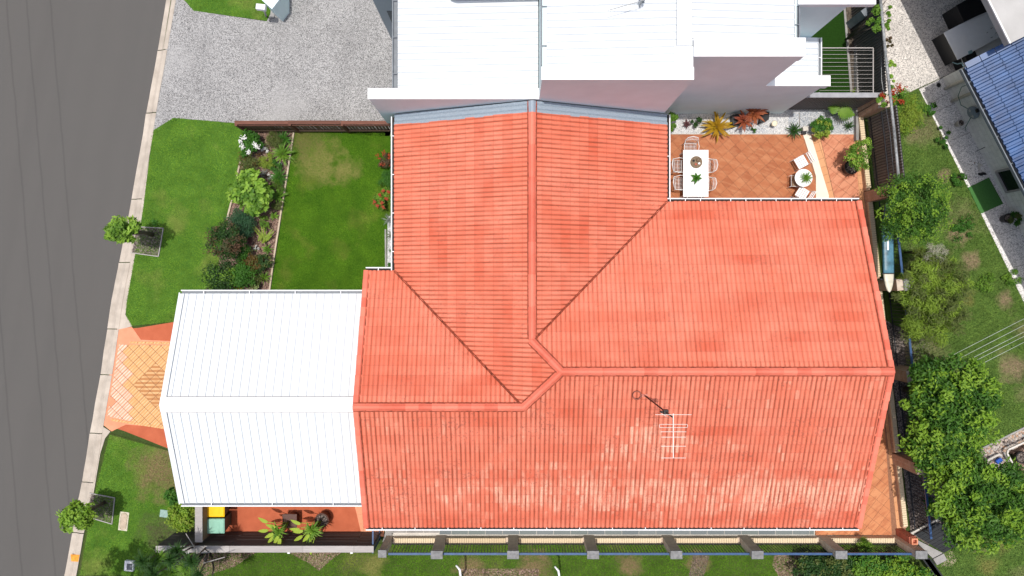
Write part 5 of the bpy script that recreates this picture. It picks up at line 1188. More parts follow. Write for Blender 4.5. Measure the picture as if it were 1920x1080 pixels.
cup('pale pink cup on the wicker tray nearest the table plant', -.02, -.08, .045, .05, 'terracotta_pot'); cup('white cup on the right of the wicker tray', .1, -.05, .04, .05, 'white'); cup('dark cup on the left of the wicker tray', -.1, .05, .04, .045, 'black')
rosette('table_plant', 'small dark green star shaped succulent on the long white table', 1306, 334, 12, .16, 'deep', 18, .09, 'plant', None, .75, .35, .2)
# round table + chairs
rx_, ry_ = P2(1507, 333.5, .72); rt = thing('round_table', 'small round white table near the patio threshold', 'table', (rx_, ry_, 0))
MB().lathe((0, 0, .7), [(.3, 0), (.325, .005), (.325, .02), (.31, .028), (.01, .028)], 36, smooth=False).build('table_top', MAT['white'], rt)
for k in range(3): a = k*2.09+.4; MB().tube([(.08*math.cos(a), .08*math.sin(a), .69), (.24*math.cos(a), .24*math.sin(a), 0)], .012, 6).build('leg', MAT['white'], rt)
def slat_chair(label):
    t = thing('slatted_chair', label, 'chair', (0, 0, 0), 'white slatted folding chairs at the round table')
    for i in range(5): MB().box((0, -.16+i*.082, .45), (.4, .066, .018)).build('seat_slat', MAT['white'], t)
    for i in range(3): MB().box((0, .26+i*.025, .58+i*.1), (.38, .02, .05)).build('back_slat', MAT['white'], t)
    for s in (-1, 1):
        MB().tube([(s*.2, -.2, 0), (s*.2, .2, .46)], .011, 6).build('leg', MAT['white'], t); MB().tube([(s*.19, .24, 0), (s*.19, -.18, .44)], .011, 6).build('leg', MAT['white'], t)
        MB().tube([(s*.2, .18, .44), (s*.2, .33, .86)], .011, 6).build('back_post', MAT['white'], t)
    return t
s0 = slat_chair('white slatted chair above the round table'); s0.location = (*P2(1502, 304, .45), 0); s0.rotation_euler = (0, 0, R(-60)+R(0))
dup(s0, (*P2(1504, 362, .45), 0), R(-122), 'white slatted chair below the round table')
s2 = thing('folding_chair', 'thin framed white chair pushed in left of the round table', 'chair', (*P2(1491, 340, .3), 0))
m = MB(); m.tube([(-.2, -.2, .44), (-.2, .2, .44), (.2, .22, .44), (.2, -.22, .44), (-.2, -.2, .44)], .01, 5); m.build('seat_frame', MAT['white'], s2)
MB().box((.02, 0, .43), (.36, .4, .012)).build('seat', MAT['brown2'], s2)
for sx_ in (-1, 1):
    for sy_ in (-1, 1): MB().tube([(sx_*.2, sy_*.2, .44), (sx_*.21, sy_*.21, 0)], .01, 5).build('leg', MAT['white'], s2)
fp = rosette('fern', 'bright green potted fern on the small round table', 1512, 333, 14, .26, 'mid', 70, .03, 'plant', None, .73, .5, .45, levels=4)
MB().lathe((0, 0, 0), [(.06, 0), (.08, .1), (.07, .1)], 14).build('pot', MAT['white'], fp)
# patio garden plants
def planter(label, pts, h, name='planter_box'):
    q = L2(pts, h); t = thing(name, label, 'planter', (q[0][0], q[0][1], 0)); MB(t.location).prism(q, 0, h).bevel('box', MAT['black'], t, .015); return t
planter('black planter trough behind the red bromeliads, left end', [(1373, 215), (1392, 212), (1394, 232), (1375, 236)], .35)
planter('black planter trough behind the red bromeliads, right end', [(1425, 210), (1443, 210), (1442, 224), (1426, 231)], .3)
rosette('bromeliad', 'large yellow leaved bromeliad at the patio edge', 1346, 236, 34, .6, 'bro_y', 36, .115, 'bromeliad', None, 0., .3, .28, parts=True)
rosette('bromeliad', 'orange red bromeliad in front of the black trough', 1398, 224, 22, .6, 'bro_r', 40, .09, 'bromeliad', None, .3, .3, .2, parts=True)
rosette('bromeliad', 'dark red bromeliad at the upper right of the trough', 1418, 210, 25, .8, 'bro_r', 44, .09, 'bromeliad', None, .3, .32, .2, parts=True)
gd = thing('garden_lamp', 'round cream garden lamp standing in the white pebbles', 'lamp', P(1452.5, 231.5, .3)); gd.location.z = 0
MB().lathe((0, 0, 0), [(.04, 0), (.04, .24), (.1, .25), (.11, .3), (.06, .31), (.01, .31)], 20).build('lamp_head', MAT['cream'], gd)
bush('climber', 'green climber at the left wall of the pebble bed', 1261, 227, 13, .9, 'mid', 700, .07, 'plant', ry=17)
bush('small_shrub', 'dark little plant between climber and yellow bromeliad', 1307, 228, 12, .4, 'dark', 380, .05)
rosette('small_bromeliad', 'small dark purple bromeliad in the white pebbles', 1289, 232, 10, .3, 'purple', 16, .06)
bush('small_herb', 'tiny green plant in the pebbles below the red bromeliads', 1413, 243, 5, .2, 'deep', 120, .05)
rosette('cordyline', 'dark spiky cordyline beside the cream stone on the pebbles', 1492, 243, 18, .6, 'dark', 40, .05, droop=.4)
bush('croton', 'yellow and green spotted croton shrub in the grey pebbles', 1542, 237, 20, .7, 'deep', 900, .08, flowers=None, second=('yellowg', 420))
t = thing('elephant_ear', 'plant with two big bright green lobed leaves above the grey pebbles', 'plant', (*P2(1568, 212, .4), 0))
for cx2, cy2, Lw, a0 in ((1563, 202, .42, R(80)), (1586, 213, .55, R(-12))):
    X0 = Vector((*P2(cx2, cy2, .5), .5))-t.location; m = MB(); n = 21; Lw *= 1.25; vs = []
    for i in range(n):
        u_ = i/(n-1); wv_ = math.sin(math.pi*min(1, u_*1.02)**.8)*.36*Lw*(1+.4*(-1)**i); z_ = .06*math.sin(u_*3)
        for s in (-1, 0, 1): vs.append(X0+Vector(((u_-.5)*Lw*math.cos(a0)-s*wv_*math.sin(a0), (u_-.5)*Lw*math.sin(a0)+s*wv_*math.cos(a0), z_+(.03 if s else -.01))))
    m.add(vs, [f for i in range(n-1) for f in ((i*3, i*3+3, i*3+4, i*3+1), (i*3+1, i*3+4, i*3+5, i*3+2))], True); m.build('leaf', LEAF['mid'], t); MB().tube([(0, 0, 0), tuple(X0*.5+Vector((0, 0, .1))), tuple(X0)], .012, 5).build('stem', MAT['hose'], t)
rosette('spiky_plant', 'dark thin spiky plant in the right corner of the grey pebbles', 1594, 235, 13, .4, 'dark', 34, .03, droop=.3)
cb = thing('garden_stone', 'pale square stone block beside the dark cordyline', 'stone', P(1511, 241, .2)); cb.location.z = 0; MB().box((0, 0, .1), (.2, .17, .2), .1).bevel('block', MAT['conc_pale'], cb, .02)
cb2 = thing('black_pot', 'little black square pot below the pale stone block', 'pot', P(1508, 248.5, .15)); cb2.location.z = 0; MB().box((0, 0, .08), (.15, .13, .16)).bevel('pot', MAT['black'], cb2, .01)
pt = pot('large_pot', 'large black pot holding the leafy shrub by the boundary fence', 1597.5, 313, 13, .42, 'black')
bush('potted_shrub', 'light green leafy shrub growing from the large black pot', 1612, 287, 25, 1.5, 'mid', 1100, .06, z0=.0, zc=1.1, clumps=26, rc=.14, stems=8, second=('bright', 400), ry=32)
# potted palms beside carport
for lab, (px_, py_), (qx, qy), a0, mk in (('square brown pot with an arching palm, nearer the bins', (543, 977), (524, 993), 3.6, 1), ('round brown pot with an arching palm, nearer the house', (603, 976), (585, 990), 3.7, 0)):
    pp_ = pot('plant_pot', lab.replace('with an', 'under an').replace('palm,', 'potted palm,'), px_, py_, 13, .55, 'brown_pot')
    if mk: MB().box((0, 0, .53), (.52, .5, .05)).build('rim_plate', MAT['brown_pot'], pp_)
    X, Y = pp_.location.x, pp_.location.y; t = thing('palm', 'lime green arching palm in the '+('square brown pot nearer the bins' if mk else 'round brown pot nearer the house'), 'palm', (X, Y, .5))
    rs = random.Random(5+mk)
    for i in range(7):
        a = a0+(i-3)*.28+rs.uniform(-.08, .08); L = rs.uniform(.75, 1.25); v, f = strap(.42, .13, .02, .08, 6); m = MB(); M = Matrix.Translation((math.cos(a)*(L-.42)*.8, math.sin(a)*(L-.42)*.8, .75+rs.uniform(-.1, .15))) @ Matrix.Rotation(a, 4, 'Z') @ Matrix.Rotation(.15, 4, 'Y')
        m.add([M @ Vector(q) for q in v], f, True); fr = m.build('frond', LEAF['palmy'], t)
        MB().tube([(0, 0, .1), (math.cos(a)*(L-.4)*.4, math.sin(a)*(L-.4)*.4, .6), (math.cos(a)*(L-.4)*.82, math.sin(a)*(L-.4)*.82, .76)], .012, 5).build('stalk', LEAF['palmy'], fr)
    for i in range(34):
        a = rs.uniform(0, 6.28); v, f = strap(rs.uniform(.3, .5), .06, .2, .14, 4); m = MB(); M = Matrix.Translation((-.2+.0*a, -.16, .55)) @ Matrix.Rotation(a, 4, 'Z') @ Matrix.Rotation(-rs.uniform(0, .7), 4, 'Y'); m.add([M @ Vector(q) for q in v], f, True); m.build('leaf', LEAF['mid'], t)
    MB().tube([(0, 0, 0), (-.1, -.08, .3), (-.2, -.16, .56)], [.03, .025, .02], 6).build('stem', MAT['bark'], t)

# ================================================================ STREET AND YARD ITEMS
cv = thing('utility_cover', 'oblong beige utility cover set into the lower verge lawn', 'utility cover', P(232.5, 977, 0), rz=R(-7))
MB().box((0, 0, .01), (.34, .7, .04)).bevel('frame', MAT['cover2'], cv, .008)
q = [(.115*math.cos(a), .115*math.sin(a)+(.19 if a < math.pi else -.19)) for a in np.linspace(0, 2*math.pi, 22)[:-1]]; m = MB(); m.prism(q, .02, .036); m.build('lid', MAT['cover'], cv)
m = MB(); m.tube([(x*1.07, y*1.04, .031) for x, y in q]+[(q[0][0]*1.07, q[0][1]*1.04, .031)], .006, 5, False); m.build('rim', MAT['brown2'], cv)
pl = thing('access_cover', 'pale sea green pit lid half hidden by the shrub near the carport', 'pit lid', P(311, 963, 0), rz=R(-8)); MB().box((0, 0, .01), (.42, .28, .05)).bevel('lid', MAT['seafoam'], pl, .01)
mt_ = thing('meter_box', 'small white framed box with dark lid on the lower lawn', 'box', P(241, 1062, .15), rz=R(-5)); mt_.location.z = 0
MB().box((0, 0, .07), (.34, .38, .14)).bevel('frame', MAT['white'], mt_, .015); MB().box((.03, -.02, .145), (.2, .24, .02)).bevel('lid', MAT['dark_wall'], mt_, .008)
lb = thing('letterbox', 'white letterbox on a post at the corner of the neighbour driveway', 'letterbox', P(499, 31, 0))
lx, ly = P2(489, 13, 1.15); lx -= lb.location.x; ly -= lb.location.y
MB().tube([(0, 0, 0), (lx+.05, ly, 1.0)], .035, 8).build('post', MAT['grey_cap'], lb); MB().box((lx, ly, 1.1), (.34, .2, .18), -.1).bevel('box', MAT['white'], lb, .02)
lw = thing('entry_wall', 'low grey rendered wall beside the white letterbox', 'wall', P(505, 20)); MB(lw.location).prism([P2(507, 36), P2(515, 34), P2(528, -60), P2(515, -60)], 0, .05).build('footing', MAT['conc'], lw)
MB(lw.location).prism([P2(491, 0, 1.2), P2(510, 17, 1.2), P2(523, 0, 1.2), P2(523, -70, 1.2), P2(491, -70, 1.2)], 0, 1.2).build('wall', MAT['grey_wall'], lw)
bpy.data.objects[lw.name].children[1].data.materials[0] = MAT['render_wall']
for i, (a, b, c) in enumerate(((( 855, 1060), (862, 1068), (865, 1090)), ((1040, 1062), (1047, 1070), (1050, 1090)))):
    t = thing('bent_post', ['left white bent post at the bottom edge', 'right white bent post at the bottom edge'][i], 'post', P(c[0], c[1]+20, 0), 'white bent posts at the bottom edge')
    MB(t.location).tube([P(c[0]-4, c[1]-5, 0), P(*c, 1.2), P(*b, 1.45), P(*a, 1.4)], [.04, .04, .04, .03], 8).build('pole', MAT['white'], t)
ch = thing('terracotta_flue', 'square terracotta flue pot at the corner of the lower right patio', 'flue', P(1676, 995)); c0 = ch.location
p1 = Vector(P(1698, 1009, .95)); p0 = Vector(P(1685, 998, 0)); 
m = MB(c0); M = Matrix.Rotation(.05, 3, 'Z')
m.box((p0.x+.02, p0.y+.02, .45), (.26, .26, .9), .08); m.build('stack', MAT['terracotta_pot'], ch)
m = MB(c0); q = []; 
for (ax_, ay_, w1, w2_) in ((0, .09, .22, .045), (0, -.09, .22, .045), (.09, 0, .045, .14), (-.09, 0, .045, .14)): m.box((p0.x+.02+ax_, p0.y+.02+ay_, .97), (w1, w2_, .14))
m.build('rim', MAT['terra_pale'], ch)
rg = thing('planter_ring', 'cream ring edged grey disc partly hidden under the lower roof gutter', 'pot base', P(1557, 974)); MB().lathe((0, 0, 0), [(.5, 0), (.5, .03), (.4, .035)], 40, smooth=False).build('ring', MAT['border'], rg); MB().lathe((0, 0, .02), [(.4, 0), (.4, .03), (.01, .032)], 36).build('disc', MAT['conc'], rg)
# paddle board
pb_ = thing('paddle_board', 'blue and white paddle board strapped along the boundary fence', 'paddle board', P(1664, 480, 1.55)); po = pb_.location
def board(y0, y1, z, mat, name):
    vs = []; fs = []; n = 16; ya, yb_ = P2(0, 380, 1.6)[1], P2(0, 548, 1.6)[1]
    ysx = [y0+(y1-y0)*i/n for i in range(n+1)]
    for y in ysx:
        t_ = (y-ya)/(yb_-ya); wd = .21*min(1, math.sqrt(max(.0001, 1-max(0, (t_-.72)/.28)**2)))*min(1, math.sqrt(max(.001, t_*3))); cx2 = P2(1663+t_*4, 0, 1.6)[0]
        for dx_, dz_ in ((-1, 0), (-.7, .04), (0, .055), (.7, .04), (1, 0), (0, -.05)): vs.append((cx2+dx_*wd, y, z+dz_+dx_*.0))
    for i in range(n):
        for k in range(6): fs.append((i*6+k, i*6+(k+1) % 6, i*6+6+(k+1) % 6, i*6+6+k))
    fs += [tuple(range(6)), tuple(range(len(vs)-1, len(vs)-7, -1))]
    MB(po).add(vs, fs, True).build(name, MAT[mat], pb_)
yA, yS, yB = P2(0, 380, 1.6)[1], P2(0, 513, 1.6)[1], P2(0, 548, 1.6)[1]
board(yA, yS, 1.6, 'board_blue', 'deck'); board(yS, yB, 1.6, 'board_white', 'nose'); MB(po).box((P2(1665, 0, 1.66)[0], yS, 1.64), (.44, .035, .06)).build('strap', MAT['black'], pb_)
MB(po).box((P2(1665, 0, 1.66)[0], yS+1.0, 1.657), (.06, .35, .01)).build('fin_box', MAT['white'], pb_)
for yv in (yS+1.5, yS-.2): MB(po).bar((P2(1650, 0, 1.5)[0], yv, 1.5), (P2(1680, 0, 1.5)[0], yv, 1.5), .05, .05).build('cradle', MAT['black_metal'], pb_)
# wires of rotary line
wl_ = thing('clothes_wires', 'five thin parallel line wires over the backyard grass', 'clothesline', P(1790, 680, 0)); wo_ = wl_.location
for (a, b) in (((1776, 671), (1935, 590)), ((1795, 674), (1935, 602)), ((1800, 683), (1935, 615)), ((1812, 685), (1935, 623)), ((1812, 697), (1935, 634))):
    MB(wo_).tube([P(*a, 1.9), P(*b, 1.9)], .0065, 5).build('line_wire', MAT['wire'], wl_)
MB(wo_).bar(P(1772, 674, 1.9), P(1815, 700, 1.9), .04).build('cross_arm', MAT['galv'], wl_); MB(wo_).bar((*P2(1794, 687, 1.9), 0), P(1794, 687, 1.9), .06).build('post', MAT['galv'], wl_)
# bottom right corner: black boards, blocks, planter
dk = thing('black_decking', 'black timber board panel beneath the big tree at the lower right', 'decking', P(1770, 1000, .25)); dk.location.z = 0
qa, qb, qc, qd = [Vector(P(a, b, .3)) for a, b in ((1716, 1003), (1757, 980), (1818, 1010), (1770, 1037))]
for i in range(9):
    t0, t1 = i/9+.004, (i+1)/9-.004; pr = [qa.lerp(qd, t0), qb.lerp(qc, t0), qb.lerp(qc, t1), qa.lerp(qd, t1)]; MB(dk.location).prism([(p.x, p.y) for p in pr][::1], .24, .3).build('board', MAT['black_wood'], dk)
for i, (lab, pts, h) in enumerate((('long grey concrete sleeper at the fence corner by the black boards', [(1706, 1004), (1725, 1015), (1768, 1037), (1749, 1047)], .3), ('broken pale concrete slab below the black boards', [(1750, 1048), (1770, 1038), (1776, 1050), (1757, 1060)], .2))):
    q = L2(pts, h); t = thing('concrete_block', lab, 'concrete block', (q[0][0], q[0][1], 0)); MB(t.location).prism(q, 0, h).bevel('block', MAT['conc'], t, .012)
area('bare_patch', L2([(1768, 1035), (1786, 1034), (1794, 1050), (1785, 1062), (1764, 1062)]), plain("bare_sand", (.4, .32, .24), .9, .3, 9), .002)
t = thing('white_timber', 'white timber length lying across the litter by the blue rail', 'timber', P(1745, 980, .1)); MB(t.location).bar(P(1707, 1001, .12), P(1764, 971, .12), .1, .08).build('beam', MAT['conc_pale'], t)
t = thing('white_pipe', 'short white plastic pipe on the river stones', 'pipe', P(1862, 858, .1)); MB(t.location).tube([P(1848, 865, .15), P(1866, 855, .17), P(1873, 852, .17), P(1878, 855, .12)], .045, 8).build('tube', MAT['conc_pale'], t)
t = thing('blue_bag', 'small dark blue bag beside the white pipe', 'bag', P(1871, 863, .1)); m = MB(); m.box((0, 0, .05), (.24, .16, .12), .6); m.bevel('bag', MAT['blue_cloth'], t, .04, 3)
t = thing('raised_bed', 'raised planter with a pale rim and dark pot at the right edge', 'planter', P(1905, 850, 0))
rp = [P(1940, 820, .35), P(1890, 843, .35), P(1888, 850, .35), P(1902, 876, .35)]
for a, b in zip(rp, rp[1:]): MB(t.location).bar(a, b, .06, .06).build('rim', MAT['conc_pale'], t)
MB(t.location).prism([P2(1945, 822), P2(1891, 846), P2(1903, 876), P2(1945, 905)], 0, .25).build('soil', MAT['mulch'], t)
pot('nursery_pot', 'round dark nursery pot inside the raised planter', 1917, 858, 11, .45, 'black')
edging('concrete garden edge running under the lower right tree', [(1880, 848), (1900, 885), (1925, 925)], 'conc')

# ================================================================ PLANTS: front garden
G1 = 'shrubs in the front garden bed'
B = bush
B('flowering_shrub', 'dark green shrub with white flowers at the top of the garden bed', 470, 268, 22, .8, 'deep', 1300, .09, group=G1, flowers=('white', [(450, 264), (453, 274), (478, 270), (482, 275), (464, 285), (457, 258)], .09))
B('white_flowers', 'low clump of white flowers left of the bright spiky plant', 497, 281, 8, .3, 'white', 130, .045, 'flowers', group=G1)
B('round_shrub', 'olive green rounded shrub at the top of the garden bed', 511, 263, 15, .5, 'olive', 1500, .035, group=G1)
rosette('spiky_plant', 'dark spiky plant at the top right of the garden bed', 529, 260, 15, .5, 'deep', 60, .03, group=G1)
rosette('spiky_plant', 'bright green spiky plant near the timber edge', 528, 287, 20, .6, 'mid', 80, .03, group=G1)
B('brown_shrub', 'brownish olive open shrub left side of the garden bed', 467, 304, 20, .5, 'olive', 1100, .045, group=G1, second=('brown', 300))
B('yellow_shrub', 'yellow green rounded shrub in the middle of the upper bed', 501, 302, 14, .5, 'yellowg', 1300, .032, group=G1)
B('dark_shrub', 'small dark green shrub right of the yellow green one', 514, 312, 13, .4, 'deep', 900, .035, group=G1)
B('grey_flowers', 'small grey pink flowering clump near the timber edge', 524, 308, 7, .2, 'grey', 160, .035, 'flowers', group=G1)
B('grey_shrub', 'sparse grey leaved plant above the bright leafy shrub', 497, 330, 14, .25, 'grey', 220, .03, group=G1)
rosette('spiky_plant', 'deep green grassy tuft beside the timber edge, halfway up', 521, 331, 15, .5, 'deep', 90, .022, group=G1)
B('green_tuft', 'soft green mound just below the grassy tuft', 520, 350, 14, .4, 'mid', 1400, .04, asp=.2, group=G1, dirmode=1)
rosette('spiky_plant', 'green spiky plant right of the bright leafy shrub', 521, 367, 15, .4, 'mid', 46, .03, group=G1)
B('dark_tuft', 'dark green leafy tuft above the bright leafy shrub', 464, 326, 15, .5, 'deep', 600, .06, group=G1)
B('leafy_shrub', 'large bright green shrub with broad glossy leaves', 470, 361, 34, 1.2, 'mid', 1500, .15, group=G1, asp=.62, second=('bright', 420), clumps=30)
B('white_clump', 'small white speckled clump between leafy shrub and spiky plant', 508, 331, 6, .2, 'white', 50, .04, 'flowers', group=G1)
B('round_shrub', 'small round mound right below the spiky plant', 518, 386, 10, .35, 'olive', 800, .03, group=G1)
B('blue_shrub', 'fine leaved blue green shrub in the middle of the bed', 452, 421, 27, .8, 'blue', 3000, .045, group=G1)
B('box_ball', 'neatly clipped round green ball shrub', 497, 417, 11.5, .45, 'mid', 1600, .026, group=G1, clumps=40, rc=.06)
fr_ = thing('fern', 'yellow green fern with long spreading fronds', 'fern', P(495, 447, 0), G1)
for (a, b) in (((497, 450), (472, 422)), ((497, 450), (492, 425)), ((495, 452), (512, 432)), ((496, 450), (492, 456)), ((490, 440), (486, 452)), ((500, 448), (508, 441))):
    A = Vector(P(*a, .15))-fr_.location; Bv = Vector(P(*b, .35))-fr_.location; n = 46; tt = np.linspace(0, 1, n)[:, None]; c = np.array(A)+(np.array(Bv)-np.array(A))*tt; d = np.array(Bv-A)/max((Bv-A).length, .01); s_ = np.cross(d, [0, 0, 1]); sg = np.where(np.arange(n) % 2 == 0, 1, -1)[:, None]
    link('frond', leafmesh('frond', c+s_*sg*.045, s_*sg+d*.4+rng.normal(size=(n, 3))*.15, np.tile([0, 0, 1.], (n, 1)), .12*(1.1-tt[:, 0]*.7), .035), fr_, LEAF['yellowg'])
rosette('small_yucca', 'small green yucca near the timber edge beside the box ball', 513, 405, 8, .25, 'mid', 26, .03, group=G1)
rosette('small_yucca', 'small green yucca right of the white edged plant', 500, 467, 9, .3, 'mid', 34, .03, group=G1)
B('white_plant', 'small white and green variegated plant on the bare mulch', 481, 465, 6, .2, 'white', 60, .05, 'plant', group=G1)
B('purple_plant', 'purple grey low plant left of the fern', 464, 450, 10, .25, 'purple', 260, .04, 'plant', group=G1)
B('red_tree', 'reddish dark green small tree overhanging the front lawn', 424, 455, 32, 1.6, 'dark', 2000, .06, 'tree', group=G1, trunk=True, second=('redg', 900))
B('green_shrub', 'dense green shrub right of the reddish tree', 448, 470, 20, .9, 'deep', 1400, .05, group=G1)
B('bronze_shrub', 'bronze orange shrub in the lower garden bed', 465, 492, 22, .7, 'brown', 1500, .06, group=G1, second=('olive', 300))
B('dark_shrub', 'dark green shrub right of the bronze one', 495, 493, 15, .6, 'dark', 900, .055, group=G1, second=('olive', 150))
B('green_shrub', 'deep green shrub next to the carport gutter', 449, 517, 25, 1.0, 'deep', 2200, .06, group=G1)
B('green_shrub', 'mixed green shrub at the lower left of the garden bed', 413, 520, 30, 1.1, 'dark', 2000, .06, group=G1, second=('mid', 700))
B('pale_shrub', 'pale green small shrub at the bottom of the bed', 476, 531, 14, .5, 'olive', 700, .05, group=G1, second=('pale', 160))
rosette('grass_tuft', 'thin green grass tuft at the bottom of the bed', 494, 520, 12, .35, 'mid', 50, .018, group=G1)
rosette('strelitzia', 'orange tipped strelitzia against the carport gutter', 446, 545, 9, .5, 'bro_y', 12, .05, group=G1)
B('purple_plant', 'dusky low plant in the bottom left corner of the bed', 400, 541, 14, .4, 'purple', 300, .05, 'plant', group=G1, second=('olive', 200))
G2 = 'plants along the house wall'
B('variegated_plant', 'pale variegated plant at the top of the house wall strip', 737, 259, 10, .5, 'pale', 240, .1, 'plant', group=G2)
B('red_leaf_shrub', 'red brown leaved shrub against the house wall', 723, 300, 15, .6, 'redg', 700, .06, group=G2, second=('red', 110))
B('dense_shrub', 'dense dark green mound against the house wall', 725, 334, 18, .7, 'deep', 2200, .04, group=G2, ry=20)
B('ixora', 'green shrub with red flower heads against the house wall', 723, 375, 20, .7, 'mid', 1100, .07, group=G2, ry=22, flowers=('red', [(718, 358), (728, 360), (712, 365), (702, 378), (708, 386), (718, 388), (724, 372), (716, 380)], .06))
rosette('grey_grass', 'thin grey green grass clump below the red flowered shrub', 729, 412, 15, .4, 'grey', 70, .014, group=G2)
rosette('grey_grass', 'thin wispy green grass clump beside the white edge strip', 733, 442, 14, .35, 'olive', 50, .014, group=G2)
B('wall_plant', 'small green plant low on the wall strip', 737, 472, 8, .3, 'deep', 200, .05, 'plant', group=G2)
B('wall_plant', 'small green shrub at the inner corner of the gutters', 733, 500, 9, .35, 'deep', 420, .045, 'plant', group=G2)
# street trees and lower left
B('street_tree', 'young street tree leaning over the kerb by the upper mulch square', 234, 432, 32, 2.6, 'mid', 800, .16, 'tree', 'young street trees on the verge', zc=1.9, asp=.4, clumps=22, rc=.2, trunk=True, second=('bright', 260), ry=27, stems=12)
B('street_tree', 'rounder young street tree over the kerb by the lower mulch square', 147, 968, 33, 2.3, 'citrus', 1300, .13, 'tree', 'young street trees on the verge', zc=1.6, asp=.4, clumps=26, rc=.22, trunk=True, second=('bright', 260), ry=26, stems=12)
B('dark_shrub', 'dark green shrub tucked against the front of the carport', 328, 928, 16, 1.2, 'deep', 1000, .08, ry=26)
B('lime_shrub', 'yellow green shrub left of the bin screen', 345, 965, 26, 1.3, 'citrus', 2400, .08, second=('yellowg', 700), ry=28)
B('dark_shrub', 'deep green low shrub beside the pale pit lid', 328, 962, 13, .9, 'deep', 700, .08)
t = thing('pandanus', 'dark multi headed pandanus tree with bare branches at the lower left', 'tree', P(400, 1010, 0))
hp = [(300, 1045), (335, 1030), (362, 1050), (325, 1070), (375, 1075), (290, 1078), (345, 1090), (395, 1095), (270, 1050), (350, 1062), (310, 1095), (322, 1048), (358, 1082), (285, 1062)]
for i, (a, b) in enumerate(hp):
    c = Vector(P(a, b, 2.4+.3*(i % 3)))-t.location; m = MB()
    for k in range(64):
        v, f = strap(random.uniform(.28, .5), .032, .16, .2, 3); M = Matrix.Translation(c) @ Matrix.Rotation(k*2.4, 4, 'Z') @ Matrix.Rotation(-random.uniform(0, 1.1), 4, 'Y'); m.add([M @ Vector(q) for q in v], f, True)
    m.build('leaf_head', LEAF['mid' if i % 3 == 0 else 'dark'], t)
    MB().tube([(0, 0, 0), (c.x*.3, c.y*.3, 1.), (c.x*.7, c.y*.7, 1.7), tuple(c)], [.06, .045, .03, .02], 6).build('branch', MAT['bark'], t)
    if i < 7: MB().tube([(c.x*.6, c.y*.6, 1.6), (c.x*.8+random.uniform(-.4, .4), c.y*.8+random.uniform(-.3, .3), 2.0), (c.x+random.uniform(-.7, .7), c.y+random.uniform(-.4, .4), 2.3)], [.03, .02, .012], 5).build('branch', MAT['grey_cap'], t)
t = bush('shade_tree', 'tall leafy tree standing on the verge beyond the lower left corner', 0, 0, 10, 1, 'tree', 10, .2, 'tree'); bpy.data.objects.remove(t.children[0]); [bpy.data.objects.remove(c) for c in list(t.children)]
t.location = (-14.9, -11.9, 0)
for (x, y, z, r) in ((-14.4, -9.75, 6.0, .75), (-13.6, -9.9, 6.2, .7), (-15.2, -10.1, 6.4, .6), (-14.2, -10.6, 6.9, .9), (-13.2, -10.2, 6.6, .7), (-15.4, -11.2, 6.5, 1.), (-14.3, -11.6, 7.1, 1.1), (-12.9, -9.75, 5.9, .45)):
    n = int(900*r); p, nr, cc = crown_pts(n, (r, r, r*.6), 14, r*.4); off = np.array([x+14.9, y+11.9, z]); link('crown', leafmesh('crown', p+off, rng.normal(size=(n, 3)), nr, .16, .08), t, LEAF['tree']); MB().tube([(0, 0, 2.5), tuple(off*.6+np.array([0, 0, 1.2])), tuple(off)], [.1, .06, .03], 6).build('branch', MAT['bark'], t)
MB().tube([(0, 0, 0), (.05, 0, 1.5), (0, 0, 2.6)], [.2, .15, .12], 10).build('trunk', MAT['bark'], t)

# ================================================================ PLANTS: right side
B('backyard_tree', 'dense green tree behind the upper end of the paddle board', 1712, 387, 62, 3.4, 'tree', 10500, .062, 'tree', None, zc=2.3, clumps=110, rc=.27, trunk=True, second=('citrus', 2300), ry=68, stems=24)
B('feathery_shrub', 'large feathery olive green shrub beside the boundary fence', 1742, 560, 62, 2.6, 'bamboo', 17000, .13, 'shrub', None, zc=1.5, clumps=90, rc=.3, asp=.16, ry=92, stems=20, second=('olive', 4000))
B('wispy_grass', 'wispy grey seed heads at the top of the feathery shrub', 1756, 468, 26, 2.4, 'dry', 350, .14, 'grass clump', None, asp=.06, zc=2.0)
B('citrus_tree', 'big glossy green tree right of the brick pier with grey cap', 1782, 752, 80, 4.0, 'tree', 11000, .12, 'tree', None, zc=2.7, clumps=110, rc=.33, asp=.42, trunk=True, second=('citrus', 2600), ry=84, stems=26)
B('citrus_tree', 'bright green lower tree overhanging the black boards', 1842, 942, 86, 3.9, 'tree', 12000, .12, 'tree', None, zc=2.6, clumps=110, rc=.33, asp=.42, trunk=True, second=('citrus', 4600), ry=80, stems=26)
B('citrus_tree', 'darker green tree filling the gap between the two big trees', 1765, 845, 60, 3.1, 'tree', 6500, .12, 'tree', None, zc=2.0, clumps=70, rc=.4, asp=.42, trunk=True, second=('citrus', 1400), ry=50, stems=16)
B('bougainvillea', 'green shrub with red blooms at the top of the backyard', 1680, 185, 20, 1.8, 'mid', 900, .07, 'shrub', None, second=('red', 150), zc=1.3, ry=28)
B('yellow_shrub', 'yellow green feathery shrub beside the galvanised rail', 1700, 215, 32, 1.5, 'yellowg', 3200, .07, 'shrub', None, asp=.25, zc=.9, second=('mid', 800), ry=38)
B('path_weeds', 'leafy weeds spilling over the side path edge, upper clump', 1745, 205, 14, .3, 'deep', 500, .06, 'weeds')
B('path_weeds', 'leafy weeds along the side path edge, middle clump', 1768, 255, 13, .3, 'deep', 420, .06, 'weeds', ry=26)
B('path_weeds', 'leafy weeds along the side path edge above the turf mat', 1798, 332, 16, .3, 'deep', 520, .06, 'weeds', ry=26)
B('low_weeds', 'flat dark green weed patch in the backyard right of the tree', 1815, 430, 26, .2, 'deep', 700, .06, 'weeds')
B('low_weeds', 'bright green weed patch in the middle of the backyard', 1850, 530, 24, .18, 'mid', 600, .05, 'weeds')
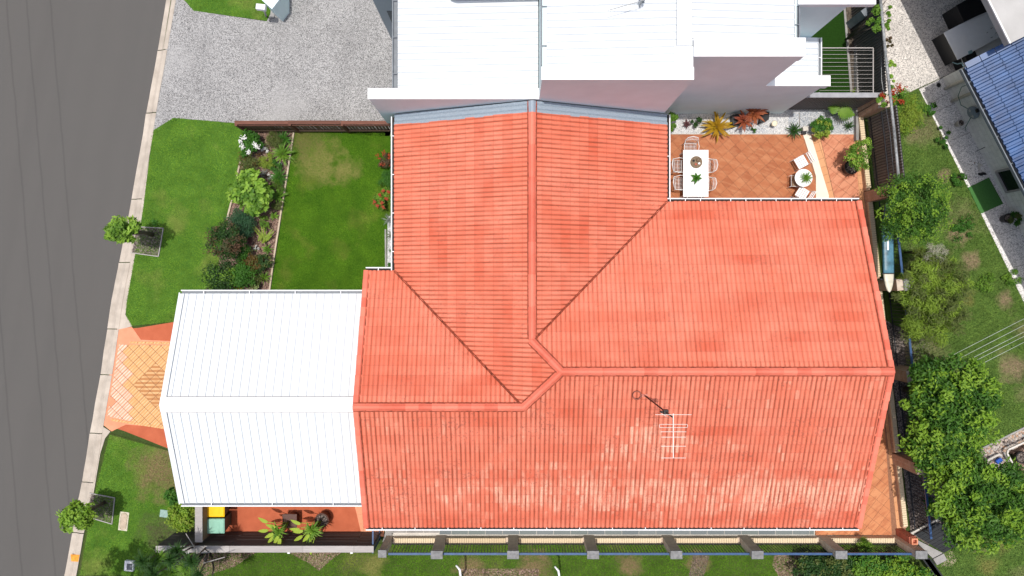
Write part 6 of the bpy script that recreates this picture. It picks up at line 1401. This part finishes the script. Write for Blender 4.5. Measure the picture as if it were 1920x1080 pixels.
B('low_weeds', 'green weed patch near the right edge below the white path border', 1898, 520, 18, .2, 'mid', 450, .06, 'weeds')
B('climber', 'green climber on the galvanised rail at the very top', 1638, 35, 14, 2.4, 'mid', 800, .08, 'climber', None, zc=2.1, ry=28)
B('climber', 'thin climber along the courtyard side of the top rail', 1662, 25, 9, 2.2, 'mid', 500, .07, 'climber', None, zc=1.9, ry=40)
B('climber', 'reddish climber tips hanging over the pale courtyard', 1665, 78, 7, 2.1, 'redg', 220, .06, 'climber', None, zc=1.9, ry=16)
B('climber', 'bright green tuft on the top rail beside the courtyard', 1673, 132, 9, 2.0, 'bright', 420, .07, 'climber', None, zc=1.8, ry=22)
B('bougainvillea', 'small red tinged climber over the upper brick pier', 1652, 190, 12, 2.2, 'mid', 420, .07, 'climber', None, zc=1.8, ry=14, second=('red', 60))
q = thing('grey_box', 'small dark grey box beside the climber at the top fence', 'box', P(1625, 22, 1.2)); q.location.z = 0; MB().box((0, 0, .6), (.3, .3, 1.2), .6).bevel('box', MAT['gutter_grey'], q, .02)
rosette('small_plant', 'small yellow green plant below the folding clothesline', 1605, 171, 10, .3, 'yellowg', 26, .03)
for i, (a, b, r, lf) in enumerate(((1520, 1068, 30, 'dark'), (1570, 1065, 30, 'dark'), (1622, 1068, 32, 'mid'), (1680, 1072, 34, 'citrus'), (1545, 1100, 36, 'dark'), (1650, 1105, 40, 'mid'), (1720, 1090, 30, 'citrus'))):
    B('hedge_shrub', ['darkest hedge shrub at the left end of the lower right hedge', 'dark hedge shrub between the two right piers', 'grassy green hedge shrub below the fourth rail bay', 'bright glossy hedge shrub near the fence corner', 'dark hedge shrub cut by the bottom edge, left', 'green hedge shrub cut by the bottom edge, middle', 'bright hedge shrub cut by the bottom edge beside the dark corner'][i], a, b, r, 1.3, lf, 2200, .085, 'shrub', 'hedge shrubs outside the lower right fence', second=('deep' if lf != 'dark' else 'olive', 700))
B('rail_shrub', 'small feathery green bush growing through the rail fence', 1622, 1020, 15, .9, 'mid', 1500, .07, 'shrub', None, asp=.12, dirmode=1, second=('bright', 300))
B('corner_herb', 'low green plant beneath the blue rail near the flue', 1745, 945, 14, .3, 'deep', 420, .06, 'plant')
B('path_plant', 'potted leafy plant against the white block wall at the right edge', 1908, 408, 14, .5, 'deep', 130, .16, 'plant', None, asp=.4, second=('olive', 80))
pot('path_pot', 'dark round pot of the leafy plant by the block wall', 1892, 409, 9, .35, 'black')
rosette('pit_shadow_tuft', 'dark leaf tuft standing in for tree shadow beside the upper mulch square', 290, 418, 9, .15, 'deep', 20, .04)  # leaf tuft added in place of a patch of tree shadow
ts = thing('dark_post', 'dark leaning timber boards below the right fence corner', 'timber', P(1740, 1060, .2)); ts.location.z = 0
for k in range(3): MB(ts.location).bar(P(1728+k*6, 1040+k*4, .5), P(1760+k*7, 1085+k*5, .5), .16, .05).build('board', MAT['black_wood'], ts)
